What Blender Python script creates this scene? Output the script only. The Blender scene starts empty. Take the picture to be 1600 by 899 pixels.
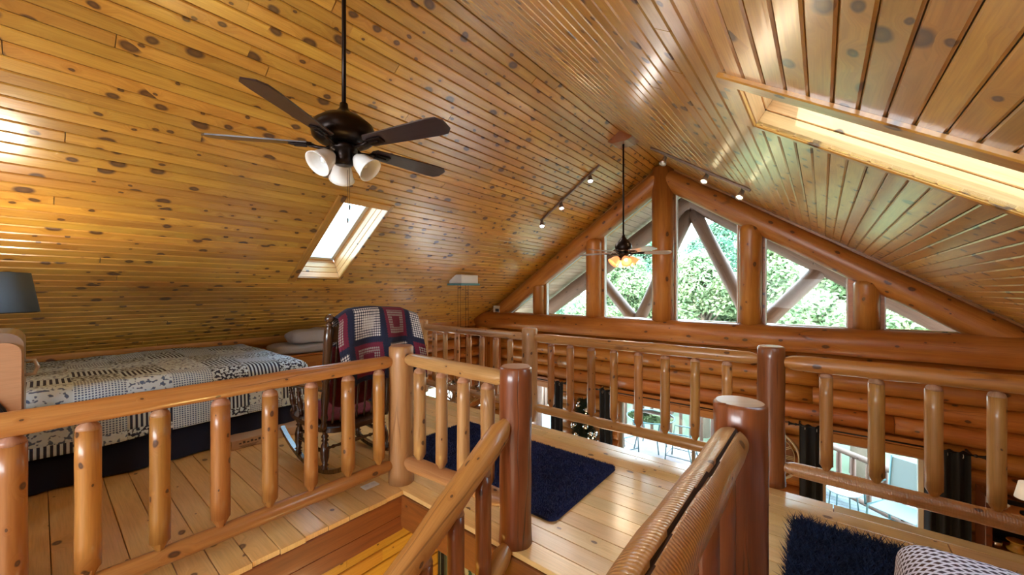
import bpy, math, random
from mathutils import Vector, Matrix, noise
random.seed(7)
PI = math.pi
sc = bpy.context.scene
COL = sc.collection

# ------------------------------------------------------------ camera, world, sun, exposure
cam_d = bpy.data.cameras.new('camera'); cam = bpy.data.objects.new('camera', cam_d); COL.objects.link(cam)
cam_d.sensor_width = 36.0; cam_d.lens = 36.0 * 598 / 1600
cam_d.shift_y = 5.5 / 1600; cam_d.clip_start = 0.02; cam_d.clip_end = 400
cam.location = (0, 0, 1.5); cam.rotation_euler = (PI / 2, 0, math.radians(39.0))
sc.camera = cam
sc.view_settings.view_transform = 'Standard'; sc.view_settings.look = 'None'
sc.view_settings.gamma = 1; sc.view_settings.use_curve_mapping = False
EXPOSURE = 0.05
sc.view_settings.exposure = EXPOSURE
sc.cycles.use_denoising = True
sc.cycles.max_bounces = 8; sc.cycles.diffuse_bounces = 5; sc.cycles.glossy_bounces = 3
sc.cycles.transmission_bounces = 4; sc.cycles.transparent_max_bounces = 8
sc.cycles.sample_clamp_indirect = 6.0; sc.cycles.caustics_reflective = False; sc.cycles.caustics_refractive = False

w = bpy.data.worlds.new('sky'); sc.world = w; w.use_nodes = True
nt = w.node_tree; nt.nodes.clear()
wo = nt.nodes.new('ShaderNodeOutputWorld'); bg = nt.nodes.new('ShaderNodeBackground')
tc = nt.nodes.new('ShaderNodeTexCoord'); sep = nt.nodes.new('ShaderNodeSeparateXYZ'); rp = nt.nodes.new('ShaderNodeValToRGB')
nt.links.new(tc.outputs['Generated'], sep.inputs[0]); nt.links.new(sep.outputs['Z'], rp.inputs[0])
rp.color_ramp.elements[0].position = 0.0; rp.color_ramp.elements[0].color = (0.86, 0.95, 1.0, 1)
rp.color_ramp.elements[1].position = 0.8; rp.color_ramp.elements[1].color = (0.62, 0.80, 1.0, 1)
nt.links.new(rp.outputs[0], bg.inputs[0]); bg.inputs[1].default_value = 20.0
nt.links.new(bg.outputs[0], wo.inputs[0])

def lamp_obj(name, kind, loc, energy, color, rot=(0, 0, 0), **kw):
    d = bpy.data.lights.new(name, kind); d.energy = energy; d.color = color
    for k, v in kw.items(): setattr(d, k, v)
    o = bpy.data.objects.new(name, d); COL.objects.link(o); o.location = loc; o.rotation_euler = rot
    return o
sd = Vector((-0.10, 1.0, -0.65)).normalized()          # sun from behind the camera, over the roof
sun = lamp_obj('sun', 'SUN', (0, -6, 12), 13.0, (1.0, 0.95, 0.86), angle=0.01)
sun.rotation_euler = sd.to_track_quat('-Z', 'Y').to_euler()
# unseen fill lights added behind the camera to brighten loft and lower storey
lamp_obj('rear_fill_light', 'AREA', (-1.1, -2.42, 1.4), 34, (0.92, 0.96, 1.0), (PI / 2, 0, 0), shape='RECTANGLE', size=2.4, size_y=1.0)
lamp_obj('lower_fill_light', 'AREA', (-1.6, -2.42, -1.2), 40, (1.0, 0.85, 0.6), (PI / 2, 0, 0), shape='RECTANGLE', size=5, size_y=1.4)

# ------------------------------------------------------------ helpers
WM = {}
def put(o, M, parent=None):
    WM[o.name] = M.copy()
    if parent is not None:
        o.parent = parent; o.matrix_basis = WM[parent.name].inverted() @ M
    else: o.matrix_basis = M
    return o
def T(x, y=None, z=None):
    return Matrix.Translation(Vector(x) if y is None else Vector((x, y, z)))
I4 = Matrix.Identity(4)
def tag(o, label=None, cat=None, group=None, kind=None):
    if label: o['label'] = label
    if cat: o['category'] = cat
    if group: o['group'] = group
    if kind: o['kind'] = kind
    return o
def empty(name, loc=(0, 0, 0), label=None, cat=None, group=None, kind=None, rz=0):
    o = bpy.data.objects.new(name, None); COL.objects.link(o); o.empty_display_size = 0.1
    put(o, T(loc) @ Matrix.Rotation(rz, 4, 'Z'))
    return tag(o, label, cat, group, kind)
def ob(name, me, parent=None, M=I4, **kw):
    o = bpy.data.objects.new(name, me); COL.objects.link(o); put(o, M, parent)
    return tag(o, **kw)

class MB:
    """collects faces with per-corner uv in metres"""
    def __init__(s): s.v = []; s.f = []; s.u = []; s.sm = []; s.mi = []
    def add(s, vs, fs, us=None, smooth=False, mi=0):
        b = len(s.v); s.v += [tuple(p) for p in vs]
        for i, f in enumerate(fs):
            s.f.append([b + k for k in f]); s.sm.append(smooth); s.mi.append(mi)
            if us is not None: s.u.append(us[i])
            else:
                p = [Vector(vs[k]) for k in f]
                n = (p[1] - p[0]).cross(p[2] - p[0]); ax = max(range(3), key=lambda q: abs(n[q]))
                a_, b_ = [(1, 2), (0, 2), (0, 1)][ax]
                s.u.append([(q[a_], q[b_]) for q in p])
    def mesh(s, name, mat):
        me = bpy.data.meshes.new(name); me.from_pydata(s.v, [], s.f)
        uv = me.uv_layers.new(name='UV')
        flat = []
        for l in s.u:
            for c in l: flat += [c[0], c[1]]
        uv.data.foreach_set('uv', flat)
        me.polygons.foreach_set('use_smooth', s.sm)
        if isinstance(mat, (list, tuple)):
            for m_ in mat: me.materials.append(m_)
            me.polygons.foreach_set('material_index', s.mi)
        elif mat: me.materials.append(mat)
        me.update(); return me
    def box(s, c, d, bev=0.0, M=None, mi=0):
        x, y, z = c; a, b, h = d[0] / 2, d[1] / 2, d[2] / 2
        e = min(bev, a * .9, b * .9, h * .9)
        if e <= 0:
            vs = [(x + i * a, y + j * b, z + k * h) for i in (-1, 1) for j in (-1, 1) for k in (-1, 1)]
            fs = [(0, 1, 3, 2), (4, 6, 7, 5), (0, 4, 5, 1), (2, 3, 7, 6), (0, 2, 6, 4), (1, 5, 7, 3)]
        else:
            vs = []; idx = {}
            for i in (-1, 1):
                for j in (-1, 1):
                    for k in (-1, 1):
                        for ax in range(3):
                            p = [i * (a - e), j * (b - e), k * (h - e)]
                            p[ax] = (i * a, j * b, k * h)[ax]
                            idx[i, j, k, ax] = len(vs); vs.append((x + p[0], y + p[1], z + p[2]))
            fs = []
            for sgn in (-1, 1):
                for ax in range(3):
                    o1, o2 = [q for q in range(3) if q != ax]
                    l = []
                    for p, q in ((-1, -1), (1, -1), (1, 1), (-1, 1)):
                        key = [0, 0, 0]; key[ax] = sgn; key[o1] = p; key[o2] = q; l.append(idx[tuple(key) + (ax,)])
                    if (sgn > 0) == (ax == 1): l.reverse()
                    fs.append(l)
            for ax in range(3):      # edges along axis ax
                o1, o2 = [q for q in range(3) if q != ax]
                for p in (-1, 1):
                    for q in (-1, 1):
                        l = []
                        for t, w_ in ((-1, o1), (-1, o2), (1, o2), (1, o1)):
                            key = [0, 0, 0]; key[ax] = t; key[o1] = p; key[o2] = q; l.append(idx[tuple(key) + (w_,)])
                        n = (Vector(vs[l[1]]) - Vector(vs[l[0]])).cross(Vector(vs[l[2]]) - Vector(vs[l[0]]))
                        d_ = Vector((0, 0, 0)); d_[o1] = p; d_[o2] = q
                        if n.dot(d_) < 0: l.reverse()
                        fs.append(l)
            for i in (-1, 1):
                for j in (-1, 1):
                    for k in (-1, 1):
                        l = [idx[i, j, k, 0], idx[i, j, k, 1], idx[i, j, k, 2]]
                        if i * j * k < 0: l.reverse()
                        fs.append(l)
        if M is not None: vs = [tuple(M @ Vector(p)) for p in vs]
        s.add(vs, fs, mi=mi); return s
    def lathe(s, prof, p0=(0, 0, 0), p1=None, seg=16, wob=0.0, seed=0, smooth=True, M=None, mi=0, bend=0.0):
        """prof: list of (t along axis, radius); from p0 toward p1 (or +Z)"""
        p0 = Vector(p0)
        if p1 is None: ax = Vector((0, 0, 1))
        else: ax = (Vector(p1) - p0).normalized()
        h = Vector((1, 0, 0)) if abs(ax.x) < .9 else Vector((0, 1, 0))
        e1 = ax.cross(h).normalized(); e2 = ax.cross(e1)
        Lt = prof[-1][0] - prof[0][0]
        vs = []; n = len(prof)
        rm = max(p[1] for p in prof)
        for t, r in prof:
            bo = math.sin((t - prof[0][0]) / max(Lt, 1e-6) * PI) * bend
            for k in range(seg):
                an = 2 * PI * k / seg
                q = r
                if wob: q = r * (1 + wob * noise.noise(Vector((math.cos(an) * 1.2 + seed * 7.3, math.sin(an) * 1.2, t * 3.0 + seed))))
                vs.append(p0 + ax * t + (e1 * math.cos(an) + e2 * math.sin(an)) * q + e2 * bo)
        fs = []; us = []
        for i in range(n - 1):
            for k in range(seg):
                k2 = (k + 1) % seg
                fs.append((i * seg + k, i * seg + k2, (i + 1) * seg + k2, (i + 1) * seg + k))
                a0, a1 = 2 * PI * k / seg * rm, 2 * PI * (k + 1) / seg * rm
                us.append([(prof[i][0], a0), (prof[i][0], a1), (prof[i + 1][0], a1), (prof[i + 1][0], a0)])
        b = len(s.v)
        if M is not None: vs = [M @ p for p in vs]
        s.add(vs, fs, us, smooth, mi)
        def cap(i, rev):
            if prof[i][1] < 1e-4: return
            l = [i * seg + k for k in range(seg)]
            c = p0 + ax * prof[i][0]
            u = [(((vs[q] if M is None else M.inverted() @ vs[q]) - c).dot(e1), ((vs[q] if M is None else M.inverted() @ vs[q]) - c).dot(e2)) for q in l]
            if rev: l = l[::-1]; u = u[::-1]
            s.f.append([b + q for q in l]); s.u.append(u); s.sm.append(False); s.mi.append(mi)
        cap(0, True); cap(n - 1, False)
        return s
    def tube(s, pts, r, seg=8, mi=0, closed=False):
        pts = [Vector(p) for p in pts]; n = len(pts); vs = []
        prev = None; L = 0; Ls = []
        for i, p in enumerate(pts):
            if closed: d = (pts[(i + 1) % n] - pts[i - 1]).normalized()
            else: d = (pts[min(i + 1, n - 1)] - pts[max(i - 1, 0)]).normalized()
            if prev is None:
                h = Vector((0, 0, 1)) if abs(d.z) < .9 else Vector((1, 0, 0)); e1 = d.cross(h).normalized()
            else: e1 = (prev - d * prev.dot(d)).normalized()
            prev = e1; e2 = d.cross(e1); rr = r[i] if isinstance(r, (list, tuple)) else r
            for k in range(seg):
                an = 2 * PI * k / seg; vs.append(p + (e1 * math.cos(an) + e2 * math.sin(an)) * rr)
            if i: L += (p - pts[i - 1]).length
            Ls.append(L)
        fs = []; us = []
        for i in range(n if closed else n - 1):
            j = (i + 1) % n
            for k in range(seg):
                k2 = (k + 1) % seg
                fs.append((i * seg + k, i * seg + k2, j * seg + k2, j * seg + k))
                us.append([(Ls[i], k / seg * .1), (Ls[i], (k + 1) / seg * .1), (Ls[j], (k + 1) / seg * .1), (Ls[j], k / seg * .1)])
        if not closed:
            fs.append(tuple(reversed(range(seg)))); us.append([(0, 0)] * seg)
            fs.append(tuple((n - 1) * seg + k for k in range(seg))); us.append([(0, 0)] * seg)
        s.add(vs, fs, us, True, mi); return s
    def grid(s, fn, nu, nv, uvfn=None, smooth=True, mi=0, closed_u=False):
        vs = []; 
        for j in range(nv + 1):
            for i in range(nu + 1): vs.append(fn(i / nu, j / nv))
        fs = []; us = []
        uvfn = uvfn or (lambda a, b: (a, b))
        for j in range(nv):
            for i in range(nu):
                a = j * (nu + 1) + i
                fs.append((a, a + 1, a + nu + 2, a + nu + 1))
                us.append([uvfn(i / nu, j / nv), uvfn((i + 1) / nu, j / nv), uvfn((i + 1) / nu, (j + 1) / nv), uvfn(i / nu, (j + 1) / nv)])
        s.add(vs, fs, us, smooth, mi); return s

# ------------------------------------------------------------ materials
def N(nt, t, **kw):
    n = nt.nodes.new(t)
    for k, v in kw.items(): setattr(n, k, v)
    return n
def mathn(nt, op, a, b=None, c=None, clamp=False):
    n = nt.nodes.new('ShaderNodeMath'); n.operation = op; n.use_clamp = clamp
    for i, x in enumerate((a, b, c)):
        if x is None: continue
        if isinstance(x, (int, float)): n.inputs[i].default_value = x
        else: nt.links.new(x, n.inputs[i])
    return n.outputs[0]
def mixc(nt, f, a, b, mode='MIX'):
    n = nt.nodes.new('ShaderNodeMix'); n.data_type = 'RGBA'; n.blend_type = mode
    for i, x in ((0, f), (6, a), (7, b)):
        if isinstance(x, (int, float)): n.inputs[i].default_value = x
        elif isinstance(x, tuple): n.inputs[i].default_value = (*x, 1) if len(x) == 3 else x
        else: nt.links.new(x, n.inputs[i])
    return n.outputs[2]
def ramp(nt, f, stops):
    n = nt.nodes.new('ShaderNodeValToRGB'); e = n.color_ramp.elements
    while len(e) < len(stops): e.new(0.5)
    for i, (p, c) in enumerate(stops):
        e[i].position = p; e[i].color = (c, c, c, 1) if isinstance(c, (int, float)) else (*c, 1)
    nt.links.new(f, n.inputs[0]); return n.outputs[0]
def newmat(name):
    m = bpy.data.materials.new(name); m.use_nodes = True; nt = m.node_tree
    return m, nt, nt.nodes['Principled BSDF']
def simple(name, col, rough=0.5, metal=0.0, emit=None, es=0.0, bump=0.0, bscale=60, coat=0.0, var=0.0, spec=None, trans=0.0):
    m, nt, b = newmat(name)
    b.inputs['Base Color'].default_value = (*col, 1); b.inputs['Roughness'].default_value = rough; b.inputs['Metallic'].default_value = metal
    if emit: b.inputs['Emission Color'].default_value = (*emit, 1); b.inputs['Emission Strength'].default_value = es
    if coat: b.inputs['Coat Weight'].default_value = coat
    if spec is not None: b.inputs['Specular IOR Level'].default_value = spec
    if trans: b.inputs['Transmission Weight'].default_value = trans
    if bump or var:
        tcn = N(nt, 'ShaderNodeTexCoord'); nz = N(nt, 'ShaderNodeTexNoise'); nz.inputs['Scale'].default_value = bscale
        nt.links.new(tcn.outputs['Object'], nz.inputs['Vector'])
        if bump:
            bp = N(nt, 'ShaderNodeBump'); bp.inputs['Strength'].default_value = bump; bp.inputs['Distance'].default_value = 0.01
            nt.links.new(nz.outputs[0], bp.inputs['Height']); nt.links.new(bp.outputs[0], b.inputs['Normal'])
        if var:
            c = mixc(nt, nz.outputs[0], tuple(x * (1 - var) for x in col), tuple(min(1, x * (1 + var)) for x in col))
            nt.links.new(c, b.inputs['Base Color'])
    return m
def wood(name, light, dark, knotc=(0.05, 0.02, 0.012), rough=0.35, coat=0.4, knots=0.5, kscale=5.0, kr=0.11, grain=1.0, crack=0.0, ridges=0.0, vary=0.25, patch=None, bump=0.25, croug=0.12, cior=1.5):
    m, nt, b = newmat(name)
    uv = N(nt, 'ShaderNodeUVMap'); oi = N(nt, 'ShaderNodeObjectInfo')
    off = N(nt, 'ShaderNodeCombineXYZ')
    nt.links.new(mathn(nt, 'MULTIPLY', oi.outputs['Random'], 91.7), off.inputs[0])
    nt.links.new(mathn(nt, 'MULTIPLY', oi.outputs['Random'], 37.3), off.inputs[1])
    P = N(nt, 'ShaderNodeVectorMath', operation='ADD'); nt.links.new(uv.outputs[0], P.inputs[0]); nt.links.new(off.outputs[0], P.inputs[1])
    P = P.outputs[0]
    # knots
    wob = N(nt, 'ShaderNodeTexNoise'); wob.inputs['Scale'].default_value = 9; nt.links.new(P, wob.inputs['Vector'])
    Pk = N(nt, 'ShaderNodeVectorMath', operation='MULTIPLY_ADD'); nt.links.new(wob.outputs['Color'], Pk.inputs[0])
    Pk.inputs[1].default_value = (.03, .03, 0); nt.links.new(P, Pk.inputs[2])
    sc_ = N(nt, 'ShaderNodeVectorMath', operation='MULTIPLY'); nt.links.new(Pk.outputs[0], sc_.inputs[0]); sc_.inputs[1].default_value = (kscale * .75, kscale * 1.1, 1)
    vo = N(nt, 'ShaderNodeTexVoronoi'); vo.voronoi_dimensions = '2D'; vo.inputs['Scale'].default_value = 1.0
    nt.links.new(sc_.outputs[0], vo.inputs['Vector'])
    sepc = N(nt, 'ShaderNodeSeparateColor'); nt.links.new(vo.outputs['Color'], sepc.inputs[0])
    has = mathn(nt, 'LESS_THAN', sepc.outputs[0], knots)
    rad = mathn(nt, 'MULTIPLY_ADD', mathn(nt, 'POWER', sepc.outputs[1], 2.0), kr, kr * .35)
    kd = mathn(nt, 'DIVIDE', vo.outputs['Distance'], rad)
    kmask = mathn(nt, 'MULTIPLY', ramp(nt, kd, [(0.0, .80), (0.62, 1.0), (0.82, .55), (1.0, 0.0)]), has)
    halo = mathn(nt, 'MULTIPLY', ramp(nt, mathn(nt, 'MULTIPLY', kd, .33), [(0.0, 1.0), (0.35, .8), (1.0, 0.0)]), has)
    # grain, bent round the knots
    g = N(nt, 'ShaderNodeVectorMath', operation='MULTIPLY'); nt.links.new(P, g.inputs[0]); g.inputs[1].default_value = (1.6 * grain, 22 * grain, 1)
    hb = N(nt, 'ShaderNodeCombineXYZ'); nt.links.new(mathn(nt, 'MULTIPLY', halo, 1.3), hb.inputs[1])
    g2 = N(nt, 'ShaderNodeVectorMath', operation='ADD'); nt.links.new(g.outputs[0], g2.inputs[0]); nt.links.new(hb.outputs[0], g2.inputs[1])
    n1 = N(nt, 'ShaderNodeTexNoise'); n1.inputs['Scale'].default_value = 1.0; n1.inputs['Detail'].default_value = 4; n1.inputs['Distortion'].default_value = .6
    nt.links.new(g2.outputs[0], n1.inputs['Vector'])
    n2 = N(nt, 'ShaderNodeTexNoise'); n2.inputs['Scale'].default_value = 1.3; n2.inputs['Detail'].default_value = 2
    nt.links.new(P, n2.inputs['Vector'])
    gf = ramp(nt, n1.outputs[0], [(0.3, 0.0), (0.5, .45), (0.7, 1.0)])
    f = mathn(nt, 'ADD', mathn(nt, 'MULTIPLY', gf, .55), mathn(nt, 'MULTIPLY', ramp(nt, n2.outputs[0], [(.3, 0.), (.75, 1.)]), .45))
    c = mixc(nt, f, light, dark)
    n4 = N(nt, 'ShaderNodeTexNoise'); n4.inputs['Scale'].default_value = 1.0; n4.inputs['Detail'].default_value = 3
    g4 = N(nt, 'ShaderNodeVectorMath', operation='MULTIPLY'); nt.links.new(P, g4.inputs[0]); g4.inputs[1].default_value = (5 * grain, 130 * grain, 1)
    g5 = N(nt, 'ShaderNodeVectorMath', operation='ADD'); nt.links.new(g4.outputs[0], g5.inputs[0]); hb2 = N(nt, 'ShaderNodeCombineXYZ'); nt.links.new(mathn(nt, 'MULTIPLY', halo, 6.0), hb2.inputs[1]); nt.links.new(hb2.outputs[0], g5.inputs[1])
    nt.links.new(g5.outputs[0], n4.inputs['Vector'])
    c = mixc(nt, mathn(nt, 'MULTIPLY', ramp(nt, n4.outputs[0], [(.42, 0.), (.68, 1.)]), .30), c, tuple(x * .62 for x in dark))
    # object to object variation
    hs = N(nt, 'ShaderNodeHueSaturation')
    wn = N(nt, 'ShaderNodeTexWhiteNoise'); wn.noise_dimensions = '1D'; nt.links.new(oi.outputs['Random'], wn.inputs['W'])
    nt.links.new(mathn(nt, 'MULTIPLY_ADD', wn.outputs['Value'], vary * 2, 1 - vary), hs.inputs['Value'])
    nt.links.new(mathn(nt, 'MULTIPLY_ADD', oi.outputs['Random'], .014, .493), hs.inputs['Hue'])
    nt.links.new(c, hs.inputs['Color']); c = hs.outputs[0]
    c = mixc(nt, mathn(nt, 'MULTIPLY', halo, .55), c, dark)
    c = mixc(nt, mathn(nt, 'MULTIPLY', kmask, .93), c, knotc)
    hgt = mathn(nt, 'MULTIPLY', n1.outputs[0], .25)
    if ridges:
        wv = N(nt, 'ShaderNodeTexWave'); wv.bands_direction = 'X'; wv.inputs['Scale'].default_value = 26; wv.inputs['Distortion'].default_value = 2.2; wv.inputs['Detail'].default_value = 2; wv.inputs['Detail Scale'].default_value = 3
        nt.links.new(P, wv.inputs['Vector'])
        hgt = mathn(nt, 'ADD', hgt, mathn(nt, 'MULTIPLY', wv.outputs['Fac'], ridges))
        c = mixc(nt, mathn(nt, 'MULTIPLY', ramp(nt, wv.outputs['Fac'], [(0., 1.), (.45, 0.)]), .25), c, dark)
    if crack:
        cs = N(nt, 'ShaderNodeVectorMath', operation='MULTIPLY'); nt.links.new(P, cs.inputs[0]); cs.inputs[1].default_value = (.45, 9, 1)
        cv = N(nt, 'ShaderNodeTexVoronoi'); cv.voronoi_dimensions = '2D'; cv.feature = 'DISTANCE_TO_EDGE'; cv.inputs['Scale'].default_value = 1
        cw = N(nt, 'ShaderNodeTexNoise'); cw.inputs['Scale'].default_value = 3; nt.links.new(P, cw.inputs['Vector'])
        ca = N(nt, 'ShaderNodeVectorMath', operation='MULTIPLY_ADD'); nt.links.new(cw.outputs['Color'], ca.inputs[0]); ca.inputs[1].default_value = (.1, .35, 0); nt.links.new(cs.outputs[0], ca.inputs[2])
        nt.links.new(ca.outputs[0], cv.inputs['Vector'])
        cm = mathn(nt, 'MULTIPLY', ramp(nt, cv.outputs['Distance'], [(0., 1.), (.010, .9), (.025, 0.)]), ramp(nt, n2.outputs[0], [(.55, 0.), (.63, 1.)]))
        c = mixc(nt, mathn(nt, 'MULTIPLY', cm, crack), c, (0.03, 0.012, 0.006))
        hgt = mathn(nt, 'SUBTRACT', hgt, mathn(nt, 'MULTIPLY', cm, crack * 1.5))
    nt.links.new(c, b.inputs['Base Color'])
    bp = N(nt, 'ShaderNodeBump'); bp.inputs['Strength'].default_value = bump; bp.inputs['Distance'].default_value = .012
    nt.links.new(hgt, bp.inputs['Height']); nt.links.new(bp.outputs[0], b.inputs['Normal'])
    b.inputs['Roughness'].default_value = rough
    b.inputs['Coat Weight'].default_value = coat; b.inputs['Coat Roughness'].default_value = croug; b.inputs['Coat IOR'].default_value = cior
    if coat: nt.links.new(bp.outputs[0], b.inputs['Coat Normal'])
    return m

m_ceil = wood('varnished_pine_ceiling', (0.68, 0.375, 0.060), (0.42, 0.175, 0.018), knotc=(.045, .014, .008), knots=.68, kscale=6.2, kr=.22, rough=.34, coat=1.0, croug=.25, vary=.20, cior=1.9)
m_well = wood('skylight_well_pine', (0.78, 0.46, 0.20), (0.62, 0.30, 0.10), knots=.3, kscale=4, rough=.4, coat=.2, vary=.08)
m_floor = wood('pine_floor', (0.86, 0.58, 0.25), (0.70, 0.41, 0.14), knotc=(.09, .03, .012), knots=.42, kscale=5.0, kr=.10, rough=.28, coat=.45, croug=.22, vary=.12, cior=1.8)
m_log = wood('orange_log', (0.53, 0.22, 0.042), (0.33, 0.10, 0.014), knots=.6, kscale=4.5, kr=.13, rough=.42, coat=.25, croug=.25, crack=.5, vary=.14)
m_rail = wood('peeled_rail_log', (0.52, 0.255, 0.072), (0.36, 0.135, 0.028), knots=.55, kscale=8, kr=.13, rough=.38, coat=.3, vary=.08, crack=.5)
m_peel = wood('saw_ridged_rail_log', (0.64, 0.36, 0.14), (0.44, 0.19, 0.05), knots=.4, kscale=6, kr=.12, rough=.34, coat=.4, ridges=.30, vary=.05)
m_bal = wood('peeled_baluster', (0.50, 0.235, 0.058), (0.34, 0.12, 0.023), knots=.6, kscale=10, kr=.14, rough=.38, coat=.3, vary=.14)
m_redlog = wood('red_brown_post_log', (0.30, 0.082, 0.024), (0.13, 0.030, 0.010), knots=.45, kscale=6, kr=.10, rough=.34, coat=.4, crack=.9, vary=.08)
m_tanlog = wood('tan_post_log', (0.54, 0.31, 0.125), (0.34, 0.145, 0.045), knots=.6, kscale=8, kr=.15, rough=.40, coat=.25, crack=.3, vary=.08)
m_beam = wood('fascia_board', (0.30, 0.095, 0.020), (0.16, 0.042, 0.009), knots=.4, kscale=5, rough=.4, coat=.3, vary=.08)
m_trimr = wood('red_trim', (0.36, 0.10, 0.02), (0.22, 0.05, 0.012), knots=.3, kscale=5, rough=.35, coat=.4, vary=.06)
m_yel = wood('yellow_stairwell_pine', (0.66, 0.36, 0.045), (0.48, 0.22, 0.02), knots=.55, kscale=6, kr=.10, rough=.35, coat=.35, vary=.1)
m_tip = wood('pale_log_end', (0.50, 0.27, 0.15), (0.34, 0.15, 0.08), knots=.2, rough=.5, coat=.15, vary=.05)
m_out = wood('weathered_porch_log', (0.22, 0.13, 0.09), (0.12, 0.07, 0.055), knots=.3, rough=.6, coat=0, vary=.1)
m_soffit = wood('porch_soffit', (0.42, 0.33, 0.24), (0.28, 0.20, 0.14), knots=.3, rough=.6, coat=0, vary=.12)
m_deck = wood('grey_deck_board', (0.15, 0.18, 0.19), (0.09, 0.11, 0.12), knots=.2, rough=.7, coat=0, vary=.1)
m_dkwood = wood('dark_turned_wood', (0.10, 0.045, 0.018), (0.045, 0.018, 0.008), knots=0, rough=.25, coat=.6, vary=.05)
m_chest = wood('chest_pine', (0.50, 0.20, 0.04), (0.33, 0.11, 0.02), knots=.4, rough=.35, coat=.3, vary=.05)
m_blade = wood('fan_blade_dark', (0.040, 0.022, 0.022), (0.018, 0.010, 0.012), knots=0, rough=.3, coat=.5, vary=.05, grain=1.5)
m_fanmetal = simple('oil_rubbed_bronze', (0.020, 0.013, 0.011), .32, .85)
m_steel = simple('brushed_steel', (0.55, 0.52, 0.50), .3, .9)
m_track = simple('bronze_track', (0.24, 0.17, 0.13), .4, .6)
m_shade_w = simple('frosted_glass_white', (0.86, 0.88, 0.88), .35, coat=.4)
m_shade_o = simple('amber_glass_lit', (0.9, 0.35, 0.12), .4, emit=(1.0, .36, .13), es=.9)
m_bulb = simple('lit_bulb', (1, .9, .7), .4, emit=(1.0, .80, .45), es=14)
m_bulb_c = simple('lit_bulb_cool', (1, 1, 1), .4, emit=(1.0, .93, .92), es=14)
m_white = simple('white_frame_paint', (0.80, 0.82, 0.82), .45)
m_vinyl = simple('white_plastic', (0.72, 0.72, 0.70), .4)
m_dkplastic = simple('dark_plastic', (0.03, 0.04, 0.05), .4)
m_black = simple('black_metal', (0.012, 0.012, 0.014), .4, .5)
m_curtain = simple('black_curtain', (0.010, 0.012, 0.018), .9, bump=.2, bscale=200)
m_skirt = simple('navy_bed_skirt', (0.003, 0.005, 0.022), .9, bump=.3, bscale=20)
m_mat = simple('mattress_ticking', (0.65, 0.65, 0.66), .8)
m_grey = simple('grey_fleece', (0.42, 0.39, 0.385), .95, bump=.8, bscale=160, var=.25)
m_navyrug = simple('navy_shag', (0.011, 0.018, 0.085), .95, var=.55, bscale=9, bump=.6)
m_bluerug = simple('dark_blue_shag', (0.008, 0.018, 0.060), .9, var=.6, bscale=7)
m_card = simple('cardboard', (0.52, 0.35, 0.22), .85, bump=.1, bscale=30)
m_ink = simple('print_ink', (0.08, 0.06, 0.05), .8)
m_red = simple('dark_red_cushion', (0.16, 0.008, 0.012), .9, bump=.5, bscale=60, var=.5)
m_clock = simple('aged_cream_metal', (0.50, 0.42, 0.30), .5, .3)
m_cream = simple('cream_lampshade', (0.85, 0.80, 0.70), .8, emit=(1, .85, .65), es=.35)
m_yelceramic = simple('yellow_glazed_ceramic', (0.62, 0.42, 0.13), .25, coat=.6)
m_bluemetal = simple('grey_blue_patio_metal', (0.10, 0.20, 0.22), .4, .4)
m_mesh = simple('patio_sling_fabric', (0.22, 0.30, 0.32), .7)
m_silver = simple('silver_bauble', (0.75, 0.76, 0.78), .15, 1.0)
m_hutch = wood('red_brown_hutch', (0.20, 0.045, 0.012), (0.10, 0.02, 0.008), knots=.2, rough=.3, coat=.4)
m_ground = simple('lawn', (0.14, 0.19, 0.12), .95, var=.4, bscale=.6)
m_bark = simple('tree_bark', (0.12, 0.09, 0.07), .95, bump=.8, bscale=12)
m_twig = simple('golden_twig', (0.34, 0.20, 0.08), .7)
m_woodface = wood('tan_veneer', (0.50, 0.27, 0.14), (0.42, 0.21, 0.10), knots=0, rough=.4, coat=.3, grain=2, vary=.02)
m_outrug = simple('pale_patio_rug', (0.36, 0.27, 0.27), .9, var=.3, bscale=6)

def glassmat(name, tint=(1, 1, 1), refl=.06):
    m = bpy.data.materials.new(name); m.use_nodes = True; nt = m.node_tree; nt.nodes.clear()
    o = N(nt, 'ShaderNodeOutputMaterial'); t = N(nt, 'ShaderNodeBsdfTransparent'); t.inputs[0].default_value = (*tint, 1)
    g = N(nt, 'ShaderNodeBsdfGlossy'); g.inputs['Roughness'].default_value = .02
    lw = N(nt, 'ShaderNodeLayerWeight'); lw.inputs[0].default_value = .12
    mx = N(nt, 'ShaderNodeMixShader'); nt.links.new(mathn(nt, 'ADD', lw.outputs['Fresnel'], refl, clamp=True), mx.inputs[0])
    nt.links.new(t.outputs[0], mx.inputs[1]); nt.links.new(g.outputs[0], mx.inputs[2]); nt.links.new(mx.outputs[0], o.inputs[0])
    return m
m_glass = glassmat('window_glass', (.93, .98, .97), .0)
m_tabletop = glassmat('aqua_table_glass', (.55, .85, .88), .45)
m_skyglass = glassmat('skylight_glass', (.58, .66, .68), .0)

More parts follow.
